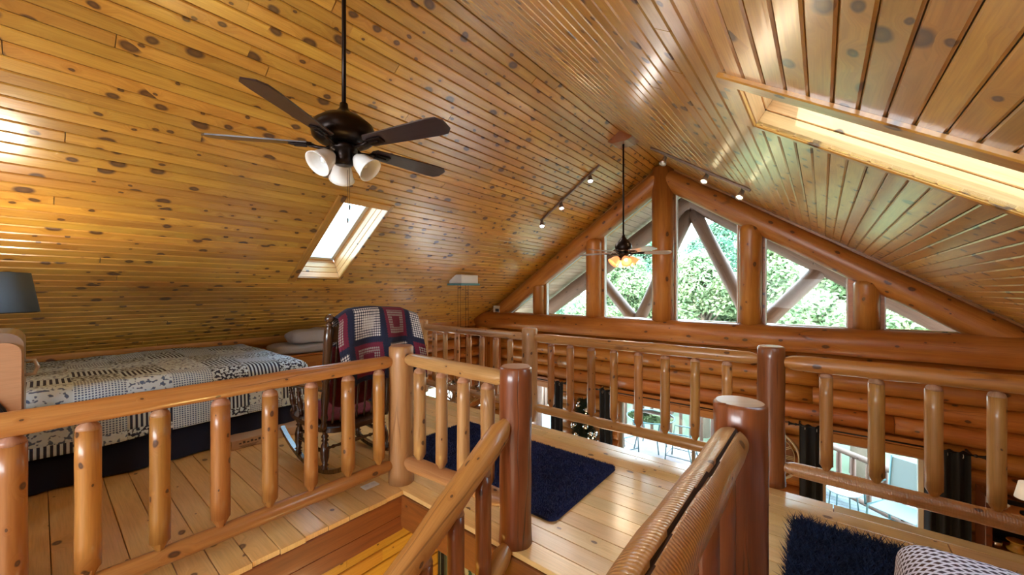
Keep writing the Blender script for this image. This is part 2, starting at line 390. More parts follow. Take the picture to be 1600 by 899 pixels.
def leafmat(name, c1, c2):
    m, nt, b = newmat(name)
    oi = N(nt, 'ShaderNodeTexCoord'); nz = N(nt, 'ShaderNodeTexNoise'); nz.inputs['Scale'].default_value = 2.5
    nt.links.new(oi.outputs['Object'], nz.inputs['Vector'])
    c = mixc(nt, ramp(nt, nz.outputs[0], [(.35, 0.), (.65, 1.)]), c1, c2); nt.links.new(c, b.inputs['Base Color'])
    b.inputs['Roughness'].default_value = .6
    tr = N(nt, 'ShaderNodeBsdfTranslucent'); nt.links.new(c, tr.inputs[0])
    mx = N(nt, 'ShaderNodeMixShader'); mx.inputs[0].default_value = .4
    nt.links.new(b.outputs[0], mx.inputs[1]); nt.links.new(tr.outputs[0], mx.inputs[2])
    nt.links.new(mx.outputs[0], nt.nodes['Material Output'].inputs[0]); return m
m_leaf = leafmat('broad_leaf', (0.15, 0.24, 0.12), (0.38, 0.44, 0.26))
m_leaf2 = leafmat('dark_leaf', (0.07, 0.17, 0.11), (0.20, 0.31, 0.20))
m_needle = leafmat('dark_needles', (0.012, 0.03, 0.018), (0.03, 0.06, 0.04))

def quiltmat(name, cell, dark, mid, lite, lattice=False):
    m, nt, b = newmat(name)
    uv = N(nt, 'ShaderNodeUVMap')
    sx = N(nt, 'ShaderNodeSeparateXYZ'); nt.links.new(uv.outputs[0], sx.inputs[0])
    u, v = sx.outputs[0], sx.outputs[1]
    if lattice:
        a = mathn(nt, 'FRACT', mathn(nt, 'MULTIPLY', mathn(nt, 'ADD', u, mathn(nt, 'MULTIPLY', v, .6)), 40))
        c_ = mathn(nt, 'FRACT', mathn(nt, 'MULTIPLY', mathn(nt, 'SUBTRACT', u, mathn(nt, 'MULTIPLY', v, .6)), 40))
        f = mathn(nt, 'MULTIPLY', mathn(nt, 'GREATER_THAN', a, .38), mathn(nt, 'GREATER_THAN', c_, .38))
        nz = N(nt, 'ShaderNodeTexNoise'); nz.inputs['Scale'].default_value = 5; nt.links.new(uv.outputs[0], nz.inputs['Vector'])
        col = mixc(nt, f, lite, mixc(nt, ramp(nt, nz.outputs[0], [(.4, 0.), (.6, 1.)]), dark, mid))
        nt.links.new(col, b.inputs['Base Color']); b.inputs['Roughness'].default_value = .9
        bp = N(nt, 'ShaderNodeBump'); bp.inputs['Strength'].default_value = .6; bp.inputs['Distance'].default_value = .006
        nt.links.new(mathn(nt, 'SUBTRACT', 1.0, f), bp.inputs['Height']); nt.links.new(bp.outputs[0], b.inputs['Normal'])
        return m
    cu, cv = mathn(nt, 'MULTIPLY', u, 1 / cell), mathn(nt, 'MULTIPLY', v, 1 / cell)
    iu, iv = mathn(nt, 'FLOOR', cu), mathn(nt, 'FLOOR', cv); fu, fv = mathn(nt, 'FRACT', cu), mathn(nt, 'FRACT', cv)
    cb = N(nt, 'ShaderNodeCombineXYZ'); nt.links.new(iu, cb.inputs[0]); nt.links.new(iv, cb.inputs[1])
    wn = N(nt, 'ShaderNodeTexWhiteNoise'); wn.noise_dimensions = '2D'; nt.links.new(cb.outputs[0], wn.inputs['Vector'])
    r = wn.outputs['Value']
    stripe = mathn(nt, 'GREATER_THAN', mathn(nt, 'FRACT', mathn(nt, 'MULTIPLY', fu, 9)), .5)
    chk = mathn(nt, 'MULTIPLY', mathn(nt, 'GREATER_THAN', mathn(nt, 'FRACT', mathn(nt, 'MULTIPLY', fu, 16)), .4), mathn(nt, 'GREATER_THAN', mathn(nt, 'FRACT', mathn(nt, 'MULTIPLY', fv, 16)), .4))
    nz = N(nt, 'ShaderNodeTexNoise'); nz.inputs['Scale'].default_value = 42; nz.inputs['Detail'].default_value = 1.0; nt.links.new(uv.outputs[0], nz.inputs['Vector'])
    fl = ramp(nt, nz.outputs[0], [(.46, 0.), (.52, 1.)])
    nz2 = N(nt, 'ShaderNodeTexNoise'); nz2.inputs['Scale'].default_value = 30; nz2.inputs['Detail'].default_value = 1.0; nt.links.new(uv.outputs[0], nz2.inputs['Vector'])
    fl2 = ramp(nt, nz2.outputs[0], [(.55, 0.), (.60, 1.)])
    c = mixc(nt, stripe, lite, dark)
    c = mixc(nt, mathn(nt, 'GREATER_THAN', r, .26), c, mixc(nt, chk, lite, mid))
    c = mixc(nt, mathn(nt, 'GREATER_THAN', r, .45), c, mixc(nt, fl, dark, lite))
    c = mixc(nt, mathn(nt, 'GREATER_THAN', r, .70), c, mixc(nt, fl2, lite, mid))
    nt.links.new(c, b.inputs['Base Color']); b.inputs['Roughness'].default_value = .85
    n3 = N(nt, 'ShaderNodeTexNoise'); n3.inputs['Scale'].default_value = 12; nt.links.new(uv.outputs[0], n3.inputs['Vector'])
    e = mathn(nt, 'MINIMUM', mathn(nt, 'PINGPONG', cu, .5), mathn(nt, 'PINGPONG', cv, .5))
    h = mathn(nt, 'ADD', ramp(nt, e, [(0., 0.), (.06, 1.)]), mathn(nt, 'MULTIPLY', n3.outputs[0], 1.2))
    bp = N(nt, 'ShaderNodeBump'); bp.inputs['Strength'].default_value = .5; bp.inputs['Distance'].default_value = .012
    nt.links.new(h, bp.inputs['Height']); nt.links.new(bp.outputs[0], b.inputs['Normal'])
    return m
m_quilt = quiltmat('patchwork_quilt', .29, (.016, .028, .075), (.10, .17, .34), (.66, .84, .97))
m_quilt2 = quiltmat('lattice_coverlet', .3, (.05, .05, .10), (.09, .035, .02), (.82, .80, .90), lattice=True)

def afghanmat():
    m, nt, b = newmat('granny_square_crochet')
    uv = N(nt, 'ShaderNodeUVMap'); sx = N(nt, 'ShaderNodeSeparateXYZ'); nt.links.new(uv.outputs[0], sx.inputs[0])
    S = 1 / .30
    cu, cv = mathn(nt, 'MULTIPLY', sx.outputs[0], S), mathn(nt, 'MULTIPLY', sx.outputs[1], S)
    fu = mathn(nt, 'ABSOLUTE', mathn(nt, 'SUBTRACT', mathn(nt, 'FRACT', cu), .5)); fv = mathn(nt, 'ABSOLUTE', mathn(nt, 'SUBTRACT', mathn(nt, 'FRACT', cv), .5))
    d = mathn(nt, 'MAXIMUM', fu, fv)
    par = mathn(nt, 'MODULO', mathn(nt, 'ABSOLUTE', mathn(nt, 'ADD', mathn(nt, 'FLOOR', cu), mathn(nt, 'FLOOR', cv))), 2.0)
    K = 9
    dot = mathn(nt, 'MULTIPLY', mathn(nt, 'SINE', mathn(nt, 'MULTIPLY', cu, K * 2 * PI)), mathn(nt, 'SINE', mathn(nt, 'MULTIPLY', cv, K * 2 * PI * .8)))
    dots = ramp(nt, mathn(nt, 'ABSOLUTE', dot), [(.25, 0.), (.4, 1.)])
    def bands(st):
        n = N(nt, 'ShaderNodeValToRGB'); n.color_ramp.interpolation = 'CONSTANT'; e = n.color_ramp.elements
        while len(e) < len(st): e.new(.5)
        for i, (p, c) in enumerate(st): e[i].position = p; e[i].color = (*c, 1)
        nt.links.new(d, n.inputs[0]); return n.outputs[0]
    W = (.72, .68, .64); NV = (.012, .016, .045); MR = (.16, .012, .035); GY = (.34, .30, .27); TQ = (.35, .50, .50); GR = (.03, .06, .03)
    a1 = bands([(0, GY), (.17, NV), (.45, NV)]); a1b = bands([(0, W), (.17, W), (.40, NV)])
    b1 = bands([(0, MR), (.16, MR), (.30, MR), (.42, NV)]); b1b = bands([(0, MR), (.16, GY), (.32, MR), (.44, NV)])
    A = mixc(nt, dots, a1, a1b); B = mixc(nt, dots, b1, b1b)
    c = mixc(nt, par, A, B)
    nt.links.new(c, b.inputs['Base Color']); b.inputs['Roughness'].default_value = .95
    bp = N(nt, 'ShaderNodeBump'); bp.inputs['Strength'].default_value = .9; bp.inputs['Distance'].default_value = .01
    nt.links.new(dots, bp.inputs['Height']); nt.links.new(bp.outputs[0], b.inputs['Normal'])
    return m
m_afghan = afghanmat()

# ------------------------------------------------------------ constants of the house
XR, ZR, SL = -2.2, 3.75, .667                     # ridge x, ridge z, slope
CS = math.sqrt(1 + SL * SL)
XL, XRT = -6.7, 2.3                               # side walls
YB, YG = -2.5, 7.0                                # rear wall, gable wall
ZLOW = -2.6
def zc(x): return ZR - SL * abs(x - XR)           # ceiling plane

# ------------------------------------------------------------ boards
_bc = {}
def board_mesh(L, W, Tk, mat, bev=.006, key=None):
    """board along +X, width Y, face at z=0 looking to -Z... top at +z; chamfered long edges"""
    L = round(L, 2); k = (L, round(W, 3), Tk, mat.name, bev)
    if k in _bc: return _bc[k]
    g = .002
    w2 = W / 2 - g; e = bev
    pr = [(-w2, 0), (w2, 0), (w2, Tk - e), (w2 - e, Tk), (-w2 + e, Tk), (-w2, Tk - e)]
    vs = [(0, a, b) for a, b in pr] + [(L - .002, a, b) for a, b in pr]
    n = 6; fs = []; us = []; acc = [0]
    for i in range(n):
        a, b = pr[i], pr[(i + 1) % n]; acc.append(acc[-1] + math.hypot(a[0] - b[0], a[1] - b[1]))
    for i in range(n):
        j = (i + 1) % n
        fs.append((i, i + n, j + n, j))
        ya, yb = pr[i][0], pr[j][0]
        us.append([(0, ya), (L, ya), (L, yb), (0, yb)])
    fs.append(tuple(range(n))); us.append([(p[1], p[0]) for p in pr])
    fs.append(tuple(range(2 * n - 1, n - 1, -1))); us.append([(p[1], p[0]) for p in reversed(pr)])
    m = MB(); m.add(vs, fs, us); _bc[k] = m.mesh('board', mat); return _bc[k]
def frame(o, ax, up):
    ax = Vector(ax).normalized(); up = Vector(up); up = (up - ax * up.dot(ax)).normalized(); y = up.cross(ax)
    return Matrix(((ax.x, y.x, up.x, o[0]), (ax.y, y.y, up.y, o[1]), (ax.z, y.z, up.z, o[2]), (0, 0, 0, 1)))
def lay(parent, o, ax, up, L, W, Tk, mat, name='board', bev=.006, jit=0.0, **kw):
    o = Vector(o) + Vector(up).normalized() * random.uniform(-jit, jit)
    return ob(name, board_mesh(L, W, Tk, mat, bev), parent, frame(o, ax, up), **kw)
def splits(a, b, lo, hi):
    """break [a,b] at random"""
    pts = [a]; x = a + random.uniform(lo * .4, hi)
    while x < b - lo * .45: pts.append(x); x += random.uniform(lo, hi)
    pts.append(b); return list(zip(pts[:-1], pts[1:]))

# ------------------------------------------------------------ ceiling
SKY_Y = (2.11, 2.66)
SKY_L = (-5.29, -4.10); SKY_R = (-.30, .89)
BW = .0925
for side in (-1, 1):
    root = empty('ceiling', (XR, 0, ZR), kind='structure', label='%s slope of the varnished knotty pine plank ceiling' % ('left' if side < 0 else 'right'))
    dn = Vector((side / CS, 0, -SL / CS)); nrm = Vector((-side * SL / CS, 0, -1 / CS))
    nrow = 58
    sx = SKY_L if side < 0 else SKY_R
    for i in range(nrow):
        s0 = (i + .5) * BW; xc = XR + side * s0 / CS; zz = ZR - SL * s0 / CS
        inhole = sx[0] - .03 < xc < sx[1] + .03
        segs = [(YB, SKY_Y[0]), (SKY_Y[1], YG)] if inhole else [(YB, YG)]
        for a, b in segs:
            for y0, y1 in (splits(a, b, 3.2, 5.2) if b - a > 4 else [(a, b)]):
                if y1 - y0 < .05: continue
                o = Vector((xc, y0, zz)) - nrm * .02
                lay(root, o, (0, 1, 0), nrm, y1 - y0, BW, .02, m_ceil, bev=.007, jit=.0008)
    # roof deck above (keeps light out), with the skylight left open
    m = MB()
    def slab(xa, xb, ya, yb, t0=.03, t1=.30):
        vs = []
        for t in (t0, t1):
            for x in (xa, xb):
                for y in (ya, yb): vs.append(Vector((x, y, zc(x))) - nrm * t)
        m.add(vs, [(0, 1, 3, 2), (4, 6, 7, 5), (0, 4, 5, 1), (2, 3, 7, 6), (0, 2, 6, 4), (1, 5, 7, 3)])
    xe = XR + side * 5.2
    hx = sorted((sx[0], sx[1]), key=lambda q: abs(q - XR))
    h0, h1 = hx[0] - side * .022, hx[1] + side * .022
    slab(XR, h0, YB - .6, YG + 2.1); slab(h1, xe, YB - .6, YG + 2.1)
    slab(h0, h1, YB - .6, SKY_Y[0] - .022); slab(h0, h1, SKY_Y[1] + .022, YG + 2.1)
    if side > 0: m.box((XR, (YB + YG) / 2 + .7, ZR + .13), (.36, YG - YB + 2.8, .22))
    ob('roof_deck', m.mesh('roof_deck', m_soffit), root)
# soffit boards of the porch, outside the gable
for side in (-1, 1):
    root = empty('porch_ceiling', (XR, YG, ZR), kind='structure', label='%s slope of the porch ceiling boards beyond the gable windows' % ('left' if side < 0 else 'right'))
    nrm = Vector((-side * SL / CS, 0, -1 / CS))
    for i in range(36):
        s0 = (i + .5) * .14; xc = XR + side * s0 / CS
        lay(root, Vector((xc, YG + .12, zc(xc))) - nrm * .025, (0, 1, 0), nrm, 1.95, .14, .02, m_soffit, bev=.008, jit=.001)

# skylights
def skylight(side, xr_, label):
    root = empty('window_%d' % (7 if side < 0 else 8), ((xr_[0] + xr_[1]) / 2, 2.38, zc(sum(xr_) / 2)), kind='structure', label=label)
    nrm = Vector((-side * SL / CS, 0, -1 / CS)); up = -nrm
    hi, lo = (sorted(xr_, key=lambda q: abs(q - XR)))
    Phi, Plo = Vector((hi, 0, zc(hi))), Vector((lo, 0, zc(lo))); d = (Plo - Phi).normalized(); L = (Plo - Phi).length
    D = .34
    nb = 4; bw = D / nb
    for k in range(nb):
        c = up * ((k + .5) * bw)
        lay(root, Phi + Vector((0, SKY_Y[1] + .018, 0)) + c, d, (0, -1, 0), L, bw, .018, m_well, bev=.004)
        lay(root, Phi + Vector((0, SKY_Y[0] - .018, 0)) + c, d, (0, 1, 0), L, bw, .018, m_well, bev=.004)
        lay(root, Plo + Vector((0, SKY_Y[0], 0)) + c + d * .018, (0, 1, 0), -d, SKY_Y[1] - SKY_Y[0], bw, .018, m_well, bev=.004)
        lay(root, Phi + Vector((0, SKY_Y[0], 0)) + c - d * .018, (0, 1, 0), d, SKY_Y[1] - SKY_Y[0], bw, .018, m_well, bev=.004)
    # glazing bars and glass at the top of the well
    m = MB(); f = .045
    M0 = frame(Phi + up * D, d, up)
    Wd = SKY_Y[1] - SKY_Y[0]; sgn = 1 if (M0.to_3x3() @ Vector((0, 1, 0))).y > 0 else -1
    yo = lambda y: (y - 0) * sgn
    for (x0, x1, ya, yb) in ((0, L, SKY_Y[0], SKY_Y[0] + f), (0, L, SKY_Y[1] - f, SKY_Y[1]), (0, f, SKY_Y[0], SKY_Y[1]), (L - f, L, SKY_Y[0], SKY_Y[1])):
        m.box(((x0 + x1) / 2, yo((ya + yb) / 2), -.01), (x1 - x0, yb - ya, .05))
    ob('window_frame', m.mesh('window_frame', m_white), root, M0)
    g = MB().box((L / 2, yo(2.385), .01), (L - .06, Wd - .06, .006))
    ob('pane', g.mesh('pane', m_skyglass), root, M0)
    # flat trim boards round the opening
    tw = .095; tk = .022
    ext = tw
    lay(root, Phi - d * ext + Vector((0, SKY_Y[0] - tw / 2, 0)), d, nrm, L + 2 * ext, tw, tk, m_ceil if side < 0 else m_trimw, name='trim_board')
    lay(root, Phi - d * ext + Vector((0, SKY_Y[1] + tw / 2 * .5, 0)), d, nrm, L + 2 * ext, tw * .5, tk * .6, m_ceil if side < 0 else m_trimw, name='trim_board')
    lay(root, Phi - d * tw / 2 + Vector((0, SKY_Y[0], 0)), (0, 1, 0), nrm, Wd, tw, tk * .9, m_ceil if side < 0 else m_trimw, name='trim_board')
    lay(root, Plo + d * .02 + Vector((0, SKY_Y[0], 0)), (0, 1, 0), nrm, Wd, .03, tk * .6, m_ceil if side < 0 else m_trimw, name='trim_board')
    return root
m_trimw = m_ceil
skylight(-1, SKY_L, 'narrow skylight with a pine well in the left ceiling slope, above the rocking chair')
skylight(1, SKY_R, 'long narrow skylight with a bright pine well in the right ceiling slope')

# ------------------------------------------------------------ loft floor
OPX0, OPX1, OPY = -2.46, -.20, 1.72               # stair opening: x range, far edge y
FY = 3.51
floor = empty('floor', (-2, 2, 0), kind='structure', label='varnished pine plank loft floor around the stair opening')
y = YB; FW = .14
rows = []
yy = OPY
while yy < FY - .01: rows.append((yy, min(yy + FW, FY))); yy += FW
yy = OPY
while yy > YB: rows.append((max(yy - FW, YB), yy)); yy -= FW
for y0, y1 in rows:
    if y1 - y0 < .03: continue
    spans = [(XL, XRT)] if y0 >= OPY - .001 else [(XL, OPX0 + .02), (OPX1 - .02, XRT)]
    for a, b in spans:
        for x0, x1 in splits(a, b, 1.8, 3.2):
            lay(floor, (x0, (y0 + y1) / 2, -.03), (1, 0, 0), (0, 0, 1), x1 - x0, y1 - y0, .03, m_floor, bev=.002, name='floor_board', jit=.0006)
m = MB()
m.box(((XL + OPX0) / 2, (YB + FY) / 2, -.17), (OPX0 - XL - .06, FY - YB - .02, .24))
m.box(((OPX0 + XRT) / 2, (OPY + FY) / 2 + .02, -.17), (XRT - OPX0, FY - OPY - .07, .24))
m.box(((OPX1 + XRT) / 2 + .03, (YB + OPY) / 2, -.17), (XRT - OPX1 - .06, OPY - YB, .24))
ob('joist_deck', m.mesh('joist_deck', m_beam), floor)
# fascia boards round the opening and along the loft edge
lay(floor, (OPX0 - .01, YB, -.105), (0, 1, 0), (1, 0, 0), OPY - YB, .145, .03, m_beam, name='fascia_board')
lay(floor, (OPX0 - .018, YB, -.235), (0, 1, 0), (1, 0, 0), OPY - YB, .12, .03, m_beam, name='fascia_board')
lay(floor, (OPX1, OPY + .012, -.15), (-1, 0, 0), (0, -1, 0), OPX1 - OPX0, .235, .03, m_beam, name='fascia_board')
lay(floor, (OPX1 + .01, OPY, -.15), (0, -1, 0), (-1, 0, 0), OPY - YB, .235, .03, m_beam, name='fascia_board')
lay(floor, (XL, FY - .012, -.15), (1, 0, 0), (0, 1, 0), XRT - XL, .235, .03, m_beam, name='fascia_board')
# floor nosing strips
# ------------------------------------------------------------ lower storey floor and stairs
lowfloor = empty('floor', (-2, 2, ZLOW), kind='structure', label='lower storey floor seen deep inside the stair opening')
for i in range(48):
    y0 = YB + i * .2
    lay(lowfloor, (-8.9, y0 + .1, ZLOW - .03), (1, 0, 0), (0, 0, 1), 11.4, .2, .03, m_floor, bev=.002, name='floor_board', jit=.0006)
stairs = empty('staircase', ((-1.43 - .27) / 2, 1.7, ZLOW), label='open log staircase going down from the loft between two handrails', cat='staircase')
for i in range(13):
    z = -.2 * (i + 1); yt = OPY - .12 - .27 * i
    m = MB().box((-.85, yt, z), (1.06, .28, .05), .008)
    ob('tread', m.mesh('tread', m_floor), stairs)
for xs_ in (-1.40, -.30):
    m = MB(); m.lathe([(0, .08), (4.3, .08)], (xs_, OPY - .1, -.25), (xs_, OPY - .1 - .27 * 12, -.25 - .2 * 12), seg=12, wob=.04)
    ob('stringer', m.mesh('stringer', m_redlog), stairs)
# stairwell wall of horizontal pine boards under the loft edge
sw = empty('wall_stairwell', (-2.5, 0, -1.4), kind='structure', label='golden pine boarded wall of the stairwell below the loft')
for i in range(24):
    z = -.30 - (i + .5) * .098
    for y0, y1 in splits(YB, 3.2, 2.2, 3.8):
        lay(sw, (-2.53, y0, z), (0, 1, 0), (1, 0, 0), y1 - y0, .098, .02, m_yel, bev=.006)
pic = empty('framed_picture', (-2.5, 2.45, -1.1), label='framed print of pine trees in a grey green mat on the stairwell wall', cat='picture')
def picbox(n, c, d, mt, **k): return ob(n, MB().box(c, d, .003).mesh(n, mt), pic, T(-2.5, 2.45, -1.1), **k)
m_mat_g = simple('grey_green_mat', (.10, .15, .12), .7); m_print = simple('pale_green_print', (.50, .55, .42), .6, var=.1, bscale=5); m_pine = simple('print_pine_green', (.04, .10, .06), .8)
picbox('mat', (.012, 0, 0), (.012, .62, .78), m_mat_g)
picbox('print', (.02, 0, 0), (.006, .40, .56), m_print)
for nm, c, d in (('frame', (.018, -.33, 0), (.036, .04, .86)), ('frame', (.018, .33, 0), (.036, .04, .86)), ('frame', (.018, 0, .41), (.036, .62, .04)), ('frame', (.018, 0, -.41), (.036, .62, .04))):
    picbox(nm, c, d, m_black)
m = MB()
for k in range(5):
    yk = -.15 + k * .075; hk = .25 + .12 * ((k * 7) % 3) / 2; zb = -.22
    m.box((.026, yk, zb + hk / 2), (.003, .006, hk))
    for j in range(6):
        zz = zb + hk * (.25 + j * .13); ww = .05 * (1 - j / 7)
        m.add([(.0265, yk - ww, zz), (.0265, yk + ww, zz), (.0265, yk, zz + hk * .2)], [(0, 1, 2)])
ob('printed_trees', m.mesh('printed_trees', m_pine), pic, T(-2.5, 2.45, -1.1))

# ------------------------------------------------------------ walls
def log_part(parent, p0, p1, r, mat, name='log', seg=14, wob=.05, ends=None, bend=0, n=None, sq=None, **kw):
    p0, p1 = Vector(p0), Vector(p1); L = (p1 - p0).length
    n = n or max(2, int(L / .3))
    pr = [(L * i / n, r * (1 + .02 * math.sin(i * 1.7))) for i in range(n + 1)]
    m = MB().lathe(pr, (0, 0, 0), p1 - p0, seg=seg, wob=wob, seed=random.random() * 30, bend=bend)
    return ob(name, m.mesh(name, mat), parent, T(p0), **kw)
# left wall: logs (the low knee wall of the loft, the tall wall of the great room)
wl = empty('wall_left', (XL, 2, 0), kind='structure', label='left log wall rising to the foot of the left ceiling slope')
LH = .25
zt = .88
for i in range(14):
    z = zt - LH * (i + .5)
    if z < ZLOW: break
    spans = [(YB, YG)]
    if -1.75 < z < -.62: spans = [(YB, 4.9), (6.05, YG)]
    for a, b in spans: log_part(wl, (XL - .06, a, z), (XL - .06, b, z), .132, m_log, seg=10)
m = MB().box((XL - .26, (YB + 4.9) / 2, (ZLOW + .8) / 2), (.12, 4.9 - YB, .8 - ZLOW)); m.box((XL - .26, (6.05 + YG) / 2, (ZLOW + .8) / 2), (.12, YG - 6.05 + .2, .8 - ZLOW))
m.box((XL - .26, 5.475, .1), (.12, 1.15, 1.4)); m.box((XL - .26, 5.475, -2.2), (.12, 1.15, .8))
ob('backing', m.mesh('backing', m_log), wl)
# right wall and rear wall (outside the frame)
wr = empty('wall_right', (XRT, 2, 0), kind='structure', label='right log wall at the foot of the right ceiling slope')
for i in range(14):
    z = zt - LH * (i + .5)
    log_part(wr, (XRT + .06, YB, z), (XRT + .06, YG, z), .132, m_log, seg=8)
ob('backing', MB().box((XRT + .26, (YB + YG) / 2, (ZLOW + .8) / 2), (.12, YG - YB + .2, .8 - ZLOW)).mesh('backing', m_log), wr)
wb = empty('wall_rear', (XR, YB, 0), kind='structure', label='rear gable wall behind the viewer, with an opening added for fill light')
m = MB()
def wallpoly(m, pts, y0, y1):
    n = len(pts); vs = [(x, y0, z) for x, z in pts] + [(x, y1, z) for x, z in pts]
    fs = [tuple(range(n)), tuple(range(2 * n - 1, n - 1, -1))] + [(i, i + n, (i + 1) % n + n, (i + 1) % n) for i in range(n)]
    m.add(vs, fs)
WX0, WX1, WZ0, WZ1 = -2.4, .2, .9, 1.9  # rear wall opening, added to let fill daylight in
wallpoly(m, [(XL, ZLOW), (XRT, ZLOW), (XRT, WZ0), (XL, WZ0)], YB - .1, YB)
wallpoly(m, [(XL, WZ0), (WX0, WZ0), (WX0, zc(WX0)), (XL, zc(XL))], YB - .1, YB)
wallpoly(m, [(WX1, WZ0), (XRT, WZ0), (XRT, zc(XRT)), (WX1, zc(WX1))], YB - .1, YB)
wallpoly(m, [(WX0, WZ1), (WX1, WZ1), (WX1, zc(WX1)), (XR, ZR), (WX0, zc(WX0))], YB - .1, YB)
ob('panel', m.mesh('panel', m_log), wb)
# unseen slab added to keep direct sun out of the rear opening
ob('sun_blocker', MB().box((XR, YB - 1.6, 2.75), (9.6, 3.0, .1)).mesh('sun_blocker', m_soffit), wb)

# front gable wall
wf = empty('wall_front', (XR, YG, 0), kind='structure', label='log gable wall with tall windows above a heavy tie log')
# lower openings: left window, middle window, right window
OPEN = [(-5.9, -4.42), (-3.03, -1.25), (.0, 1.0)]
ZTOPW = -.59
z = .62; i = 0
while z > ZLOW:
    zc_ = z - LH / 2
    if zc_ > ZTOPW: spans = [(XL, XRT)]
    else: spans = [(XL, OPEN[0][0]), (OPEN[0][1], OPEN[1][0]), (OPEN[1][1], OPEN[2][0]), (OPEN[2][1], XRT)]
    for a, b in spans:
        br = splits(a, b, 2.5, 4.5) if b - a > 5 else [(a, b)]
        for x0, x1 in br: log_part(wf, (x0 + .002, YG + .06, zc_), (x1 - .002, YG + .06, zc_), .134, m_log, seg=12)
    z -= LH
m = MB()
m.box(((XL + XRT) / 2, YG + .2, .2), (XRT - XL, .12, 1.58))
for a, b in ((XL, OPEN[0][0]), (OPEN[0][1], OPEN[1][0]), (OPEN[1][1], OPEN[2][0]), (OPEN[2][1], XRT)):
    m.box(((a + b) / 2, YG + .2, (ZLOW + ZTOPW) / 2), (b - a, .12, ZTOPW - ZLOW))
ob('backing', m.mesh('backing', m_log), wf)
# header boards over the lower windows and side casings
for n_, (a, b) in enumerate(OPEN):
    lay(wf, (a - .1, YG - .06, ZTOPW + .17), (1, 0, 0), (0, -1, 0), b - a + .2, .10, .03, m_chest, name='header_board')
    lay(wf, (a - .1, YG - .06, ZTOPW + .06), (1, 0, 0), (0, -1, 0), b - a + .2, .12, .035, m_chest, name='header_board')
# upper gable: horizontal filler behind the tie log
tie = .81
log_part(wf, (XL + .1, YG - .14, tie), (XRT, YG - .14, tie), .19, m_log, name='tie_log', seg=24, wob=.03, label='heavy horizontal tie log under the gable windows')
# rafter logs of the gable
for side in (-1, 1):
    nrm = Vector((-side * SL / CS, 0, -1 / CS)); a = Vector((XR, YG - .06, ZR)); b = Vector((XR + side * 4.6, YG - .06, ZR - SL * 4.6))
    log_part(wf, a + nrm * .19 - (b - a).normalized() * .0, b + nrm * .19, .165, m_log, name='rafter_log', seg=24, wob=.03, label='rafter log following the %s slope' % ('left' if side < 0 else 'right'))
    m = MB(); d_ = (b - a); 
    M0 = frame(a + nrm * .17 + Vector((0, .1, 0)), d_, nrm); m.box((d_.length / 2, 0, 0), (d_.length, .22, .36))
    ob('rafter_board', m.mesh('rafter_board', m_log), wf, M0)
# posts between the windows
POSTS = [(-4.86, .125, .30), (-3.52, .155, .36), (-2.18, .185, .38), (-.86, .155, .36), (.46, .135, .36)]
for x, r, w_ in POSTS:
    top = zc(x) - .30
    pr = [(0, r), (top - .95 - r * .9, r)] + [(top - .95 - r * .9 + r * .9 * math.sin(t * PI / 10), r * math.cos(t * PI / 10) + .01) for t in range(1, 5)]
    if abs(x - XR) < .1: pr = [(0, r), (top - .9 + .18, r)]
    mm = MB().lathe(pr, (0, 0, 0), None, seg=20, wob=.02, seed=x)
    ob('window_post', mm.mesh('window_post', m_log), wf, T(x, YG - .07, .95))
    ob('post_board', MB().box((0, .13, (top - .75) / 2), (w_, .12, top - .75)).mesh('post_board', m_log), wf, T(x, YG - .07, .95))
# gable windows: glass shapes
PB = [(-6.05, -5.01), (-4.71, -3.70), (-3.34, -2.37), (-1.99, -1.04), (-.68, .28), (.64, 1.62)]
OFF = .40
def ztopw(x): return zc(x) - OFF
for n_, (a, b) in enumerate(PB):
    root = empty('window_%d' % (n_ + 1), ((a + b) / 2, YG + .05, 1.0), kind='structure', label='gable window pane %s' % ('triangular at the far left', 'second from the left', 'left of the tall centre post', 'right of the tall centre post', 'second from the right', 'triangular at the far right')[n_])
    zb = .96
    if n_ == 0: pts = [(XR - (ZR - OFF - zb) / SL, zb), (b, zb), (b, ztopw(b))]
    elif n_ == 5: pts = [(a, zb), (XR + (ZR - OFF - zb) / SL, zb), (a, ztopw(a))]
    else: pts = [(a, zb), (b, zb), (b, ztopw(b)), (a, ztopw(a))]
    g = MB(); wallpoly(g, pts, YG + .07, YG + .078); ob('pane', g.mesh('pane', m_glass), root)
    # white edge frame
    fr = MB(); cx_ = sum(p[0] for p in pts) / len(pts); cz_ = sum(p[1] for p in pts) / len(pts)
    for k in range(len(pts)):
        p, q = Vector((pts[k][0], 0, pts[k][1])), Vector((pts[(k + 1) % len(pts)][0], 0, pts[(k + 1) % len(pts)][1]))
        d_ = (q - p); L = d_.length; inn = Vector((-d_.z, 0, d_.x)).normalized()
        if inn.dot(Vector((cx_, 0, cz_)) - p) < 0: inn = -inn
        M0 = frame(p + Vector((0, YG + .05, 0)) + inn * .0, d_, inn)
        fr.box((L / 2, 0, 0), (L, .07, .035), M=M0)
    ob('window_frame', fr.mesh('window_frame', m_white), root)
# small upper filler panels at the far left of the gable (vertical planks)
for k in range(5):
    x = -6.62 + k * .105
    lay(wf, (x, YG - .01, .95), (0, 0, 1), (0, -1, 0), max(.05, zc(x) - .97), .10, .02, m_log, name='plank', bev=.006)
for k in range(6):
    lay(wf, (-6.55 + k * .115, YG - .10, -1.0), (0, 0, 1), (0, -1, 0), 1.5, .11, .02, m_log, name='plank', bev=.006)
